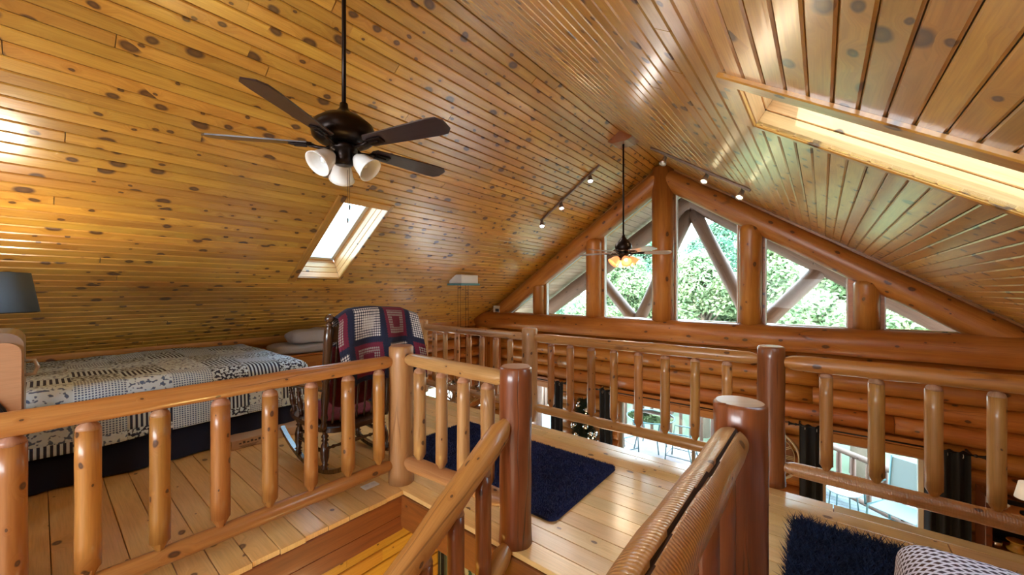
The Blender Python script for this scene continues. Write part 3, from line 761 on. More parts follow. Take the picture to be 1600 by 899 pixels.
# lower windows glass
for n_, (a, b) in enumerate(OPEN):
    root = empty('window_%d' % (n_ + 9), ((a + b) / 2, YG + .1, -1.5), kind='structure', label=('lower storey glass door at the left', 'wide lower storey window onto the patio', 'lower storey window between black curtains at the right')[n_])
    g = MB().box(((a + b) / 2, YG + .12, (ZTOPW - 2.2) / 2 - .1), (b - a, .008, ZTOPW + 2.3)); ob('pane', g.mesh('pane', m_glass), root)
    f_ = MB()
    for x in (a + .02, b - .02): f_.box((x, YG + .1, -1.55), (.05, .08, 1.95))
    f_.box(((a + b) / 2, YG + .1, ZTOPW - .01), (b - a, .08, .03))
    if n_ == 1: f_.box((-1.72, YG + .1, -1.55), (.05, .06, 1.95))
    ob('window_frame', f_.mesh('window_frame', simple('grey_frame', (.25, .2, .16), .5) if n_ == 1 else m_white), root)
root = empty('window_12', (XL, 5.475, -1.2), kind='structure', label='lower storey window in the left wall')
ob('pane', MB().box((XL - .24, 5.475, -1.2), (.008, 1.15, 1.2)).mesh('pane', m_glass), root)
f_ = MB()
for yy in (4.92, 6.03): f_.box((XL - .1, yy, -1.2), (.3, .05, 1.2))
f_.box((XL - .1, 5.475, -.62), (.3, 1.15, .05)); ob('window_frame', f_.mesh('window_frame', m_white), root)

# ------------------------------------------------------------ railings
def post(x, y, r, h, mat, label, name='railing_post', seed=0, crack=None, cap=None):
    n = 12
    pr = [(0, r * 1.04)] + [(h * i / n, r * (1 + .015 * math.sin(i * 1.3 + seed))) for i in range(1, n)] + [(h - .012, r), (h, r - .012)]
    m = MB()
    seg = 48
    m.lathe(pr, (0, 0, 0), None, seg=seg, wob=.05, seed=seed)
    # a long drying crack sunk into the wood
    mats = [mat, m_tip, m_black]
    m.mi[-1] = 1
    if crack is not None:
        rr = []
        for i, (t, r_) in enumerate(pr):
            a = crack + .10 * math.sin(t * 3 + seed)
            k0 = int(round(a / (2 * PI) * seg)) % seg
            rr.append(k0)
            v = Vector(m.v[i * seg + k0]); f = .86 if t < h - .02 else .9
            m.v[i * seg + k0] = (v.x * f, v.y * f, v.z)
    o = ob(name, m.mesh(name, mats), None, T(x, y, 0) @ Matrix.Rotation(seed * .7, 4, 'Z'))
    return tag(o, label, 'post')
def rail_log(parent, p0, p1, r, name, mat=None, tap=(.03, .10), seed=0, crackang=None, **kw):
    p0, p1 = Vector(p0), Vector(p1); L = (p1 - p0).length
    a, b = tap
    n = max(4, int(L / .12))
    pr = [(0, r * .45), (a, r * .5), (b, r * .96)]
    for i in range(1, n):
        t = b + (L - 2 * b) * i / n; pr.append((t, r * (1 + .03 * math.sin(i * 1.9 + seed) + .02 * math.sin(i * .7))))
    pr += [(L - b, r * .96), (L - a, r * .5), (L, r * .45)]
    seg = 40 if crackang is None else 120
    m = MB().lathe(pr, (0, 0, 0), p1 - p0, seg=seg, wob=.07, seed=seed)
    mats = [mat or m_rail, m_crack]
    if crackang is not None:
        M0 = (p1 - p0).normalized()
        for i, (t, r_) in enumerate(pr):
            if t < .04 or t > L - .1: continue
            a_ = crackang + .07 * math.sin(t * 5.0) + .04 * math.sin(t * 13) + (.05 if int(t * 3.1) % 2 else 0)
            k0 = int(round(a_ / (2 * PI) * seg))
            for dk, f in ((-1, .985), (0, .80), (1, .82), (2, .985)):
                k = (k0 + dk) % seg; v = Vector(m.v[i * seg + k]); ax = M0 * v.dot(M0)
                m.v[i * seg + k] = tuple(ax + (v - ax) * f)
            if i < len(pr) - 1:
                for dk in (-1, 0, 1):
                    m.mi[i * seg + (k0 + dk) % seg] = 1
    return ob(name, m.mesh(name, mats), parent, T(p0), **kw)
m_crack = simple('crack_shadow_wood', (0.05, 0.02, 0.008), .9)
def baluster(parent, x, y, z0, z1, r, mat, seed):
    """body with faceted pencil ends let into the rails"""
    h = z1 - z0
    ct, cb = r * .70, r * .95
    m = MB().lathe([(0, r * .40), (.022, r * .50), (.022 + cb, r * .985)], (0, 0, 0), None, seg=9, smooth=False)
    m.lathe([(.018 + cb, r), (h * .25, r * 1.01), (h * .5, r * .98), (h * .75, r), (h - .022 - ct, r * .98)], (0, 0, 0), None, seg=20, wob=.07, seed=seed)
    m.lathe([(h - .026 - ct, r * .99), (h - .022 - ct * .45, r * .86), (h - .022, r * .50), (h, r * .42)], (0, 0, 0), None, seg=20, mi=1)
    return ob('baluster', m.mesh('baluster', [mat, m_tip]), parent, T(x, y, z0) @ Matrix.Rotation(seed, 4, 'Z'))
def railing(label, a, b, zt_, zb_, rt, rb, pos, rbal, mat=None, bmat=None, seed=0, crackang=None, low=None):
    """a,b: end points (x,y); pos: list of (x,y) for the balusters"""
    root = empty('log_railing', (a[0], a[1], 0), label=label, cat='railing')
    zt0, zt1 = zt_ if isinstance(zt_, tuple) else (zt_, zt_); zb0, zb1 = zb_ if isinstance(zb_, tuple) else (zb_, zb_)
    rail_log(root, (*a, zt0), (*b, zt1), rt, 'top_rail', mat, seed=seed, crackang=crackang)
    rail_log(root, (*a, zb0), (*b, zb1), rb, 'bottom_rail', low or mat, seed=seed + 3)
    L = math.hypot(b[0] - a[0], b[1] - a[1])
    for i, (x, y) in enumerate(pos):
        t = math.hypot(x - a[0], y - a[1]) / L
        baluster(root, x, y, zb0 + (zb1 - zb0) * t + rb * .6, zt0 + (zt1 - zt0) * t - rt * .55, rbal * (1 + .06 * math.sin(i * 2.1 + seed)), bmat or m_bal, seed * 3.1 + i)
    return root
RH = 1.07
post(-2.585, 1.80, .094, RH, m_tanlog, 'tan log post at the corner of the stair opening, in front of the rocking chair', seed=1, crack=2.0)
post(-1.43, 1.80, .097, 1.05, m_redlog, 'red-brown log newel post where the descending stair handrail is let in', seed=2, crack=5.6)
post(-.262, 1.80, .098, 1.05, m_redlog, 'thick red-brown log post with a pale flat top at the cracked rail, nearest post', seed=3, crack=.5)
post(-.31, 3.60, .092, RH, m_redlog, 'red-brown log post at the loft edge beside the roman numeral clock', seed=4, crack=4.0)
post(-2.65, 3.60, .090, RH, m_tanlog, 'brown log post at the loft edge behind the navy rug, between the two far railings', seed=5, crack=3.0)
post(-4.65, 3.60, .092, RH, m_tanlog, 'tan log post at the loft edge behind the crocheted blanket, farthest of the posts', seed=6, crack=1.0)
post(1.75, 3.60, .10, RH, m_redlog, 'log post at the right end of the loft edge', seed=7)
post(-2.6, -1.35, .095, RH, m_tanlog, 'log post at the near end of the left railing', seed=8)
post(-.27, -1.35, .10, RH, m_redlog, 'log post behind the viewer at the end of the cracked rail', seed=9)
railing('long honey-coloured log railing in front of the patchwork bed, left of the stair opening', (-2.6, -1.35), (-2.6, 1.77), (.950, .952), .152, .050, .046,
        [(-2.6, v) for v in (-.85, -.59, -.33, -.074, .14, .384, .635, .88, 1.12, 1.372, 1.613)], .043, m_rail, m_bal, 1)
railing('short log railing between the tan corner post and the red-brown newel post', (-2.55, 1.80), (-1.47, 1.80), (.972, .962), (.17, .215), .050, .055,
        [(v, 1.80) for v in (-2.349, -2.102, -1.88, -1.657)], .044, m_tanlog, m_tanlog, 2)
railing('pale log railing at the loft edge behind the rocking chair, with seven slim balusters', (-4.62, 3.60), (-2.69, 3.60), .965, .155, .046, .045,
        [(v, 3.60) for v in (-4.358, -4.127, -3.885, -3.653, -3.416, -3.176, -2.945)], .036, m_tanlog, m_tanlog, 3)
railing('log railing at the loft edge behind the navy rug, with eight pencil-ended balusters', (-2.62, 3.60), (-.35, 3.60), .963, .155, .050, .048,
        [(v, 3.60) for v in (-2.354, -2.108, -1.857, -1.611, -1.362, -1.113, -.86, -.613)], .040, m_rail, m_bal, 4)
railing('log railing at the loft edge in front of the right lower window and black curtains', (-.27, 3.60), (1.72, 3.60), (.955, .950), (.150, .125), .056, .052,
        [(v, 3.60) for v in (.024, .288, .556, .812, 1.07, 1.33)], .042, m_log, m_rail, 5, low=m_peel)
railing('thick peeled log rail with a long crack in the right foreground, beside the stairs', (-.27, -1.30), (-.268, 1.745), .924, .150, .062, .05,
        [(-.27, v) for v in (-.9, -.63, -.36, -.1, .17, .44, .71, .98, 1.24, 1.50)], .042, m_peel, m_redlog, 6, crackang=3.42)
# stair handrail going down
hr = empty('stair_handrail', (-1.43, 1.72, .7), label='sloping log handrail descending the stairs from the red-brown newel post', cat='handrail')
P1 = Vector((-1.43, 1.735, .745)); sl = .66
dirv = Vector((0, -1, -sl)).normalized()
rail_log(hr, P1, P1 + dirv * 3.4, .066, 'top_rail', seed=12)
Q1 = Vector((-1.43, 1.76, .03)); rail_log(hr, Q1, Q1 + dirv * 3.0, .056, 'bottom_rail', seed=14)
for i, yb_ in enumerate((1.517, 1.318, 1.117, .90, .68, .45)):
    zt_ = P1.z - (P1.y - yb_) * sl - .04; zb_ = Q1.z - (Q1.y - yb_) * sl + .03
    baluster(hr, -1.43, yb_, zb_, zt_, .044, m_redlog, 20 + i)

# ------------------------------------------------------------ ceiling fans
def lathe_ob(name, prof, parent, M, mat, seg=28, **kw):
    return ob(name, MB().lathe(prof, (0, 0, 0), None, seg=seg).mesh(name, mat), parent, M, **kw)
_sh = {}
def bell(mat):
    if mat.name in _sh: return _sh[mat.name]
    out = [(0, .026), (.012, .034), (.035, .050), (.07, .060), (.10, .066), (.122, .076)]
    pr = out + [(t, r - .004) for t, r in reversed(out)]
    _sh[mat.name] = MB().lathe(pr, seg=24).mesh('shade', mat); return _sh[mat.name]
def fan(x, y, zblade, p0, R, ztop, label, bladem, shadem, lit, angs, s=1.0, metal=None, housing=1.0, lampcol=(1, .8, .55), pitch=12):
    metal = metal or m_fanmetal
    root = empty('ceiling_fan', (x, y, zblade), label=label, cat='ceiling fan', group=None)
    lathe_ob('canopy', [(0, .022), (.012, .045), (.05, .07), (.085, .072)], root, T(x, y, ztop - .13), metal)
    lathe_ob('rod', [(0, .0125), (ztop - .1 - zblade - .2, .0125)], root, T(x, y, zblade + .20), metal, seg=12)
    k = housing
    lathe_ob('motor_housing', [(-.015, .10 * k), (0, .135 * k), (.02, .155 * k), (.06, .163 * k), (.10, .150 * k), (.14, .105 * k), (.17, .05), (.20, .026), (.23, .022)], root, T(x, y, zblade + .02), metal, seg=40)
    lathe_ob('switch_housing', [(-.13, .03), (-.125, .05), (-.09, .062), (-.05, .06), (-.045, .075), (-.02, .078), (.005, .06)], root, T(x, y, zblade + .012), metal)
    for i in range(5):
        a = math.radians(p0 + 72 * i)
        M0 = T(x, y, zblade) @ Matrix.Rotation(a, 4, 'Z')
        b = MB(); r0, r1 = .19, R
        n = 10; top = []; bot = []
        wa, wb_ = .052, .072
        outline = [(r0, -wa), (r1 - .09, -wb_), (r1 - .03, -wb_ + .004), (r1, -wb_ + .035), (r1, wb_ - .035), (r1 - .03, wb_ - .004), (r1 - .09, wb_), (r0, wa), (r0 - .02, wa * .5), (r0 - .02, -wa * .5)]
        n = len(outline); vs = [(p, q, .004) for p, q in outline] + [(p, q, -.004) for p, q in outline]
        b.add(vs, [tuple(range(n)), tuple(range(2 * n - 1, n - 1, -1))] + [(i_, i_ + n, (i_ + 1) % n + n, (i_ + 1) % n) for i_ in range(n)])
        bo = ob('blade', b.mesh('blade', bladem), root, M0 @ Matrix.Rotation(math.radians(-pitch), 4, 'X'))
        c = MB()
        c.tube([(.06, 0, -.005), (.10, 0, -.022), (.14, 0, -.018), (.19, 0, -.008)], [.012, .010, .010, .012], seg=8)
        c.box((.245, 0, -.010), (.10, .055, .010), .004); c.box((.235, 0, -.017), (.07, .02, .010), .004)
        ob('bracket', c.mesh('bracket', metal), root, M0 @ Matrix.Rotation(math.radians(-pitch), 4, 'X'))
    for a_ in angs:
        a = math.radians(a_ + 39)
        tilt = math.radians(48)
        M0 = T(x, y, zblade - .065) @ Matrix.Rotation(a, 4, 'Z')
        arm = MB().tube([(.03, 0, 0), (.065, 0, .004), (.085, 0, -.012)], [.014, .014, .022], seg=10)
        ao = ob('lamp_arm', arm.mesh('lamp_arm', metal), root, M0)
        Ms = M0 @ T(.078, 0, -.008) @ Matrix.Rotation(PI - tilt, 4, 'Y')
        ob('lamp_shade', bell(shadem), root, Ms)
        bm_ = MB().lathe([(.02, .012), (.05, .022), (.075, .018), (.09, .004)], seg=12)
        ob('bulb', bm_.mesh('bulb', m_bulb if lit else m_white), root, Ms)
    for q, (dx, dy) in enumerate(((.03, .02), (-.02, .035))):
        c = MB().lathe([(0, .0012), (.22 + .07 * q, .0012)], seg=5); c.lathe([(-.03, .004), (-.01, .006), (0, .003)], seg=8)
        ob('pull_chain', c.mesh('pull_chain', metal), root, T(x + dx, y + dy, zblade - .13 - .22 - .07 * q))
    if lit:
        lamp_obj('fan_lamp', 'POINT', (x, y, zblade - .30), 18, lampcol, shadow_soft_size=.08)
    return root
fan(-2.2, 1.135, 2.36, 15, .72, zc(-2.2) + .02, 'large dark bronze ceiling fan with five blades and three white bell shades, nearest', m_blade, m_shade_w, False, (240, 352, 118), housing=1.1)
m_blade2 = wood('sheen_grey_fan_blade', (.34, .31, .29), (.22, .20, .19), knots=0, rough=.25, coat=.6, vary=.02)  # grey puts the whitish reflections on the blades into their colour
fan(-2.2, 5.24, 2.05, 38, .68, zc(-2.2) - .03, 'smaller ceiling fan with glowing amber shades hanging in front of the gable windows', m_blade2, m_shade_o, True, (270, 190, 350, 90), housing=.72, pitch=14)
blk = MB(); M0 = T(XR, 5.24, ZR - .16)
blk.add([(-.11, -.13, .0), (.11, -.13, .0), (.20, -.13, .05), (0, -.13, .16), (-.20, -.13, .05), (-.11, .13, .0), (.11, .13, .0), (.20, .13, .05), (0, .13, .16), (-.20, .13, .05)],
        [(0, 1, 2, 3, 4), (9, 8, 7, 6, 5), (0, 5, 6, 1), (1, 6, 7, 2), (2, 7, 8, 3), (3, 8, 9, 4), (4, 9, 5, 0)])
ob('trim_1', blk.mesh('trim_1', m_trimr), None, M0, kind='structure', label='red-brown wooden ridge block holding the far ceiling fan')

# ------------------------------------------------------------ track lights
def track(label, a, b, heads, cool, hm):
    a, b = Vector(a), Vector(b); side = -1 if (a.x + b.x) / 2 < XR else 1
    nrm = Vector((-side * SL / CS, 0, -1 / CS))
    root = empty('track_light', a, label=label, cat='track light')
    d = (b - a); M0 = frame(a + nrm * .018, d, nrm)
    ob('track', MB().box((d.length / 2, 0, 0), (d.length, .036, .03), .005).mesh('track', m_track), root, M0)
    for (t, lit, aim) in heads:
        p = a + d * t + nrm * .03
        mm = MB().tube([p - a, p - a + Vector((0, 0, -.03)), p - a + Vector((0, -.02, -.06))], .010, seg=8)
        ob('stem', mm.mesh('stem', hm), root, T(a))
        aimv = Vector(aim).normalized(); q = p + Vector((0, -.02, -.06))
        M1 = frame(q, aimv, Vector((0.1, .2, 1))) @ Matrix.Rotation(PI / 2, 4, 'Y')
        hd = MB().lathe([(-.035, .012), (-.03, .026), (.02, .030), (.04, .042), (.075, .046), (.075, .040), (.05, .036)], seg=20)
        h = ob('lamp_head', hd.mesh('lamp_head', hm), root, M1)
        bl = MB().lathe([(.045, .004), (.05, .036), (.066, .033), (.072, .015), (.073, .001)], seg=16)
        bo = ob('bulb', bl.mesh('bulb', (m_bulb_c if cool else m_bulb) if lit else m_shade_w), h, M1)
        if lit:
            s_ = lamp_obj('track_spot', 'SPOT', q + aimv * .10, 20, (1, .93, .85) if cool else (1, .78, .45), spot_size=2.3, spot_blend=.6, shadow_soft_size=.04)
            s_.rotation_euler = aimv.to_track_quat('-Z', 'Y').to_euler()
YT = 5.40
def cp(x, y=YT): return (x, y, zc(x))
track('three-head track light on the left ceiling slope, beside the far fan', cp(-2.66), cp(-3.75), [(.14, True, (.25, -.35, -.85)), (.62, True, (.3, -.3, -.85)), (.97, True, (.3, -.4, -.8))], True, m_track)
track('three-head track light on the right ceiling slope, near the gable peak', cp(-1.86), cp(-.66), [(.17, False, (-.25, -.35, -.9)), (.60, True, (-.25, -.45, -.8)), (.93, True, (-.25, -.45, -.8))], False, m_steel)

# chandelier lift box, cables and chandelier
mx_ = (-5.16, 4.93, zc(-5.16))
lift = empty('chandelier_lift_box', (mx_[0], mx_[1], mx_[2]), label='small white and blue motor box on the left ceiling slope with thin hanging cables', cat='lift box')
ob('housing', MB().box((0, 0, .0), (.34, .42, .16), .01).mesh('housing', m_vinyl), lift, T(mx_[0] + .02, mx_[1], mx_[2] - .06))
ob('base_plate', MB().box((0, 0, 0), (.38, .48, .035), .008).mesh('base_plate', simple('blue_grey_plate', (.08, .25, .30), .4)), lift, T(mx_[0] + .02, mx_[1], mx_[2] - .155))
for dx, dy in ((-.03, -.10), (-.03, -.03), (.04, .03), (.04, .10)):
    ob('cable', MB().lathe([(0, .004), (mx_[2] - .17 + .1, .004)], seg=5).mesh('cable', m_black), lift, T(mx_[0] + dx, mx_[1] + dy, -.1))
ch = empty('chandelier', (mx_[0], mx_[1], -.25), label='golden twig and antler chandelier hanging on cables below the loft rail', cat='chandelier')
rnd = random.Random(4)
cm = MB().lathe([(-.35, .02), (-.30, .06), (-.1, .03), (.05, .05), (.15, .015)], seg=14)
ob('stem', cm.mesh('stem', m_twig), ch, T(mx_[0], mx_[1], -.25))
for k in range(10):
    a = 2 * PI * k / 10; L = .55
    pts = [(0.03 * math.cos(a), .03 * math.sin(a), -.15)]
    for j in range(1, 6):
        t = j / 5; aa = a + .25 * math.sin(j * 1.7 + k)
        pts.append((L * t * math.cos(aa), L * t * math.sin(aa), -.15 - .18 * math.sin(t * PI) + .30 * t * t))
    am = MB().tube(pts, [.022, .020, .017, .014, .010, .005], seg=7)
    for j in (2, 3, 4):
        p = Vector(pts[j]); am.tube([p, p + Vector((rnd.uniform(-.05, .05), rnd.uniform(-.05, .05), .10)), p + Vector((rnd.uniform(-.12, .12), rnd.uniform(-.12, .12), .20))], [.012, .009, .003], seg=6)
    ob('antler_arm', am.mesh('antler_arm', m_twig), ch, T(mx_[0], mx_[1], -.25))
# white box with dark face on the tie log
bx = empty('speaker', (-5.96, YG - .16, 1.0), label='small white box with a dark face standing on the tie log at the far left', cat='speaker')
ob('cabinet', MB().box((0, 0, .08), (.20, .14, .155), .01).mesh('cabinet', m_vinyl), bx, T(-5.96, YG - .16, .995))
ob('grille', MB().box((.03, -.073, .055), (.11, .012, .07), .004).mesh('grille', m_dkplastic), bx, T(-5.96, YG - .16, .995))

# ------------------------------------------------------------ bed, quilt, blankets, chest
bed = empty('bed', (-5.5, .4, 0), label='bed under the patchwork quilt against the left log wall, with a navy bed skirt', cat='bed')
BX0, BX1, BY0, BY1 = -6.45, -4.55, -1.0, 1.86
ob('mattress', MB().box((0, 0, 0), (BX1 - BX0 - .04, BY1 - BY0 - .06, .30), .06).mesh('mattress', m_mat), bed, T((BX0 + BX1) / 2, (BY0 + BY1) / 2, .55))
ob('box_spring', MB().box((0, 0, 0), (BX1 - BX0 - .06, BY1 - BY0 - .08, .22), .02).mesh('box_spring', m_mat), bed, T((BX0 + BX1) / 2, (BY0 + BY1) / 2, .29))
for sx_ in (-1, 1):
    for sy_ in (-1, 1):
        ob('leg', MB().box((0, 0, 0), (.06, .06, .18)).mesh('leg', m_dkwood), bed, T((BX0 + BX1) / 2 + sx_ * .8, (BY0 + BY1) / 2 + sy_ * 1.3, .09))
def skirt(u, v):
    P_ = [(BX1 - .01, BY0), (BX1 - .01, BY1 - .02), (BX0, BY1 - .02)]
    L1 = BY1 - BY0; L2 = BX1 - BX0; s_ = u * (L1 + L2)
    z = .40 * (1 - v) + .012
    wv_ = .012 * math.sin(s_ * 22) * v + .02 * math.sin(s_ * 5) * v
    fl = .10 * v
    if s_ < L1: return (BX1 - .01 + wv_ + fl, BY0 + s_ * (1 + .0), z)
    return (BX1 - (s_ - L1), BY1 - .02 + wv_ + fl * .3, z)
ob('bed_skirt', MB().grid(skirt, 160, 6).mesh('bed_skirt', m_skirt), bed)
def fold(t, e, r):
    if t < e - r: return t, 0.0
    th = (t - e + r) / r
    if th < PI / 2: return e - r + r * math.sin(th), -r * (1 - math.cos(th))
    return e + .03 * min(1, (t - (e - r) - r * PI / 2) * 3), -r - (t - (e - r) - r * PI / 2)
def quilt(bx, by, L, Wd, ztop, r, drop, seed, flipx=1):
    def fn(u, v):
        a = u * (L + drop); b = v * (Wd + drop)
        yy, d1 = fold(a, L, r); xx, d2 = fold(b, Wd, r)
        z = ztop + min(d1, d2) - .25 * abs(max(d1, d2)) * 0
        puff = .012 * noise.noise(Vector((a * 4, b * 4, seed))) + .02 * noise.noise(Vector((a * 1.3, b * 1.3, seed + 4)))
        hang = max(0, -min(d1, d2) - r)
        w_ = .015 * math.sin(a * 9 + seed) * min(1, hang * 5)
        if d1 < -r and d2 < -r: xx -= .03; yy -= .03
        return (bx + flipx * (xx + (w_ if d2 < -r else 0)), by + yy + (w_ if d1 < -r else 0), z + puff)
    return fn
q = MB().grid(quilt(BX0, BY0, BY1 - BY0 + .03, BX1 - BX0 + .05, .735, .10, .42, 2), 110, 90, lambda a, b: (a * 3.3, b * 2.4))
qo = ob('quilt', q.mesh('quilt', m_quilt), None, T(0, 0, 0)); tag(qo, 'navy and white patchwork quilt spread over the left bed', 'quilt')
so = qo.modifiers.new('thick', 'SOLIDIFY'); so.thickness = .018; so.offset = -1
# cardboard box under the bed edge
cb_ = empty('cardboard_box', (-4.5, 1.45, 0), label='flat cardboard box pushed under the foot end of the quilted bed', cat='box')
ob('carton', MB().box((0, 0, 0), (.42, .66, .085), .003).mesh('carton', m_card), cb_, T(-4.50, 1.46, .0435))
pm = MB()
for k in range(7): pm.box((.2105, -.26 + k * .032, .006 + .006 * (k % 2)), (.002, .020, .012 + .01 * ((k * 3) % 2)))
for k in range(4): pm.box((.2105, -.19, -.018 - k * .007), (.002, .16 - .02 * k, .0025))
ob('print', pm.mesh('print', m_ink), cb_, T(-4.50, 1.46, .0435))
# chest
CX0, CX1, CY0, CY1, CH = -6.56, -6.05, 2.22, 3.30, .55
chest = empty('wooden_chest', ((CX0 + CX1) / 2, (CY0 + CY1) / 2, 0), label='low pine chest against the left wall beyond the foot of the bed', cat='chest')
cm_ = MB().box((0, 0, 0), (CX1 - CX0, CY1 - CY0, CH - .03), .01)
ob('body', cm_.mesh('body', m_chest), chest, T((CX0 + CX1) / 2, (CY0 + CY1) / 2, (CH - .03) / 2))
ob('lid', MB().box((0, 0, 0), (CX1 - CX0 + .04, CY1 - CY0 + .04, .03), .008).mesh('lid', m_chest), chest, T((CX0 + CX1) / 2, (CY0 + CY1) / 2, CH - .015))
for k in range(2): ob('front_panel', MB().box((0, 0, 0), (.012, .40, .34), .004).mesh('front_panel', m_chest), chest, T(CX1 + .004, CY0 + .26 + k * .47, .24))
def blanket(label, c, d, layers, seed):
    root = empty('folded_blanket', (c[0], c[1], c[2]), label=label, cat='blanket', group=None)
    for k in range(layers):
        def fn(u, v, k=k):
            a = u * 2 * PI; ph = (v - .5) * PI
            cx_, cy_ = math.cos(a), math.sin(a)
            ex = 5
            f = 1 / (abs(cx_) ** ex + abs(cy_) ** ex) ** (1 / ex)
            hr_ = math.cos(ph) ** .35; zz = math.copysign(abs(math.sin(ph)) ** .8, ph) * .5
            n_ = 1 + .07 * noise.noise(Vector((cx_ * 2, cy_ * 2 + seed, zz * 3 + k)))
            return (d[0] / 2 * cx_ * f * hr_ * n_, d[1] / 2 * cy_ * f * hr_ * n_, (zz + .5) * d[2] * n_ + k * d[2] * .93 + .02 * noise.noise(Vector((cx_ * 1.3 + seed, cy_ * 1.3, k))))
        ob('fold', MB().grid(fn, 40, 14).mesh('fold', m_grey), root, T(c[0], c[1] + .02 * k, c[2]) @ Matrix.Rotation(.05 * (k % 2), 4, 'Z'))
    return root
blanket('flatter grey fleece blanket lying on the pine chest, lower of the two', (-6.31, 2.56, .552), (.48, .86, .15), 1, 3)
blanket('plump grey fleece blanket folded on top of the other on the pine chest', (-6.19, 2.72, .70), (.36, .78, .21), 1, 8)

# ------------------------------------------------------------ cabinet and lamp at the left
ap = empty('fan_cabinet', (-3.2, -.35, 0), label='tall tan veneer cabinet with rounded silver top and round black grille at the left edge', cat='cabinet')
def roundprofile(w_, h_, r, n=6):
    pts = [(-w_ / 2, 0), (w_ / 2, 0)]
    for k in range(n + 1): a = k / n * PI / 2; pts.append((w_ / 2 - r + r * math.cos(a), h_ - r + r * math.sin(a)))
    for k in range(n + 1): a = PI / 2 + k / n * PI / 2; pts.append((-w_ / 2 + r + r * math.cos(a), h_ - r + r * math.sin(a)))
    return pts
def prism_x(pts, x0, x1):
    n = len(pts); m = MB()
    vs = [(x0, a, b) for a, b in pts] + [(x1, a, b) for a, b in pts]
    m.add(vs, [tuple(reversed(range(n))), tuple(range(n, 2 * n))] + [(i, (i + 1) % n, (i + 1) % n + n, i + n) for i in range(n)]); return m
ob('casing', prism_x(roundprofile(.56, 1.306, .06), -.42, -.012).mesh('casing', m_steel), ap, T(-2.9, -.325, 0))
ob('front_panel', prism_x(roundprofile(.545, 1.262, .05), -.02, .0).mesh('front_panel', m_woodface), ap, T(-2.9, -.325, 0))
gr = MB()
for k in range(9): gr.tube([(.008, (.018 + k * .017) * math.cos(a / 24 * 2 * PI), (.018 + k * .017) * math.sin(a / 24 * 2 * PI)) for a in range(24)], .004, seg=5, closed=True)
gr.box((0, 0, 0), (.004, .02, .30)); gr.box((0, 0, 0), (.004, .30, .02))
ob('grille', gr.mesh('grille', m_black), ap, T(-2.895, -.25, .90))
ob('grille_disc', MB().lathe([(0, .165), (.006, .165)], (0, 0, 0), (1, 0, 0), seg=32).mesh('grille_disc', m_dkplastic), ap, T(-2.900, -.25, .90))
hd = MB().tube([(0, 0, .035), (0, .030, .033), (0, .040, 0), (0, .030, -.033), (0, 0, -.035)], .008, seg=8)
ob('handle', hd.mesh('handle', m_steel), ap, T(-2.99, -.045, 1.13))
lx, ly = -4.22, -.20
ns = empty('nightstand', (-4.10, -.38, 0), label='pine nightstand beside the bed behind the tan cabinet', cat='nightstand')
ob('body', MB().box((-4.10, -.38, .34), (.50, .50, .60), .01).mesh('body', m_chest), ns)
ob('top', MB().box((-4.10, -.38, .665), (.54, .54, .03), .006).mesh('top', m_chest), ns)
ob('drawer', MB().box((-3.845, -.38, .48), (.015, .42, .18), .004).mesh('drawer', m_chest), ns)
tl = empty('table_lamp', (lx, ly, .68), label='lamp with a blue-grey fabric shade at the left edge, rising behind the tan cabinet', cat='lamp')
lathe_ob('base', [(0, .09), (.015, .09), (.03, .04), (.15, .06), (.30, .05), (.42, .02), (.78, .012)], tl, T(lx, ly, .682), m_fanmetal)
m_lsh = simple('blue_grey_lampshade', (.10, .15, .21), .85, bump=.15, bscale=300)
prs = [(0, .205), (.265, .165), (.265, .162), (0, .202)]
lathe_ob('lamp_shade', prs, tl, T(lx, ly, 1.358), m_lsh, seg=40)
ob('rim', MB().tube([(0.205 * math.cos(a / 40 * 2 * PI), 0.205 * math.sin(a / 40 * 2 * PI), 0) for a in range(40)], .003, seg=5, closed=True).mesh('rim', m_black), tl, T(lx, ly, 1.359))
lathe_ob('bulb', [(0, .012), (.02, .025), (.05, .03), (.075, .02), (.085, .003)], tl, T(lx, ly, 1.44), m_bulb, seg=14)
lamp_obj('table_lamp_light', 'POINT', (lx, ly, 1.60), 30, (1, .85, .65), shadow_soft_size=.05)

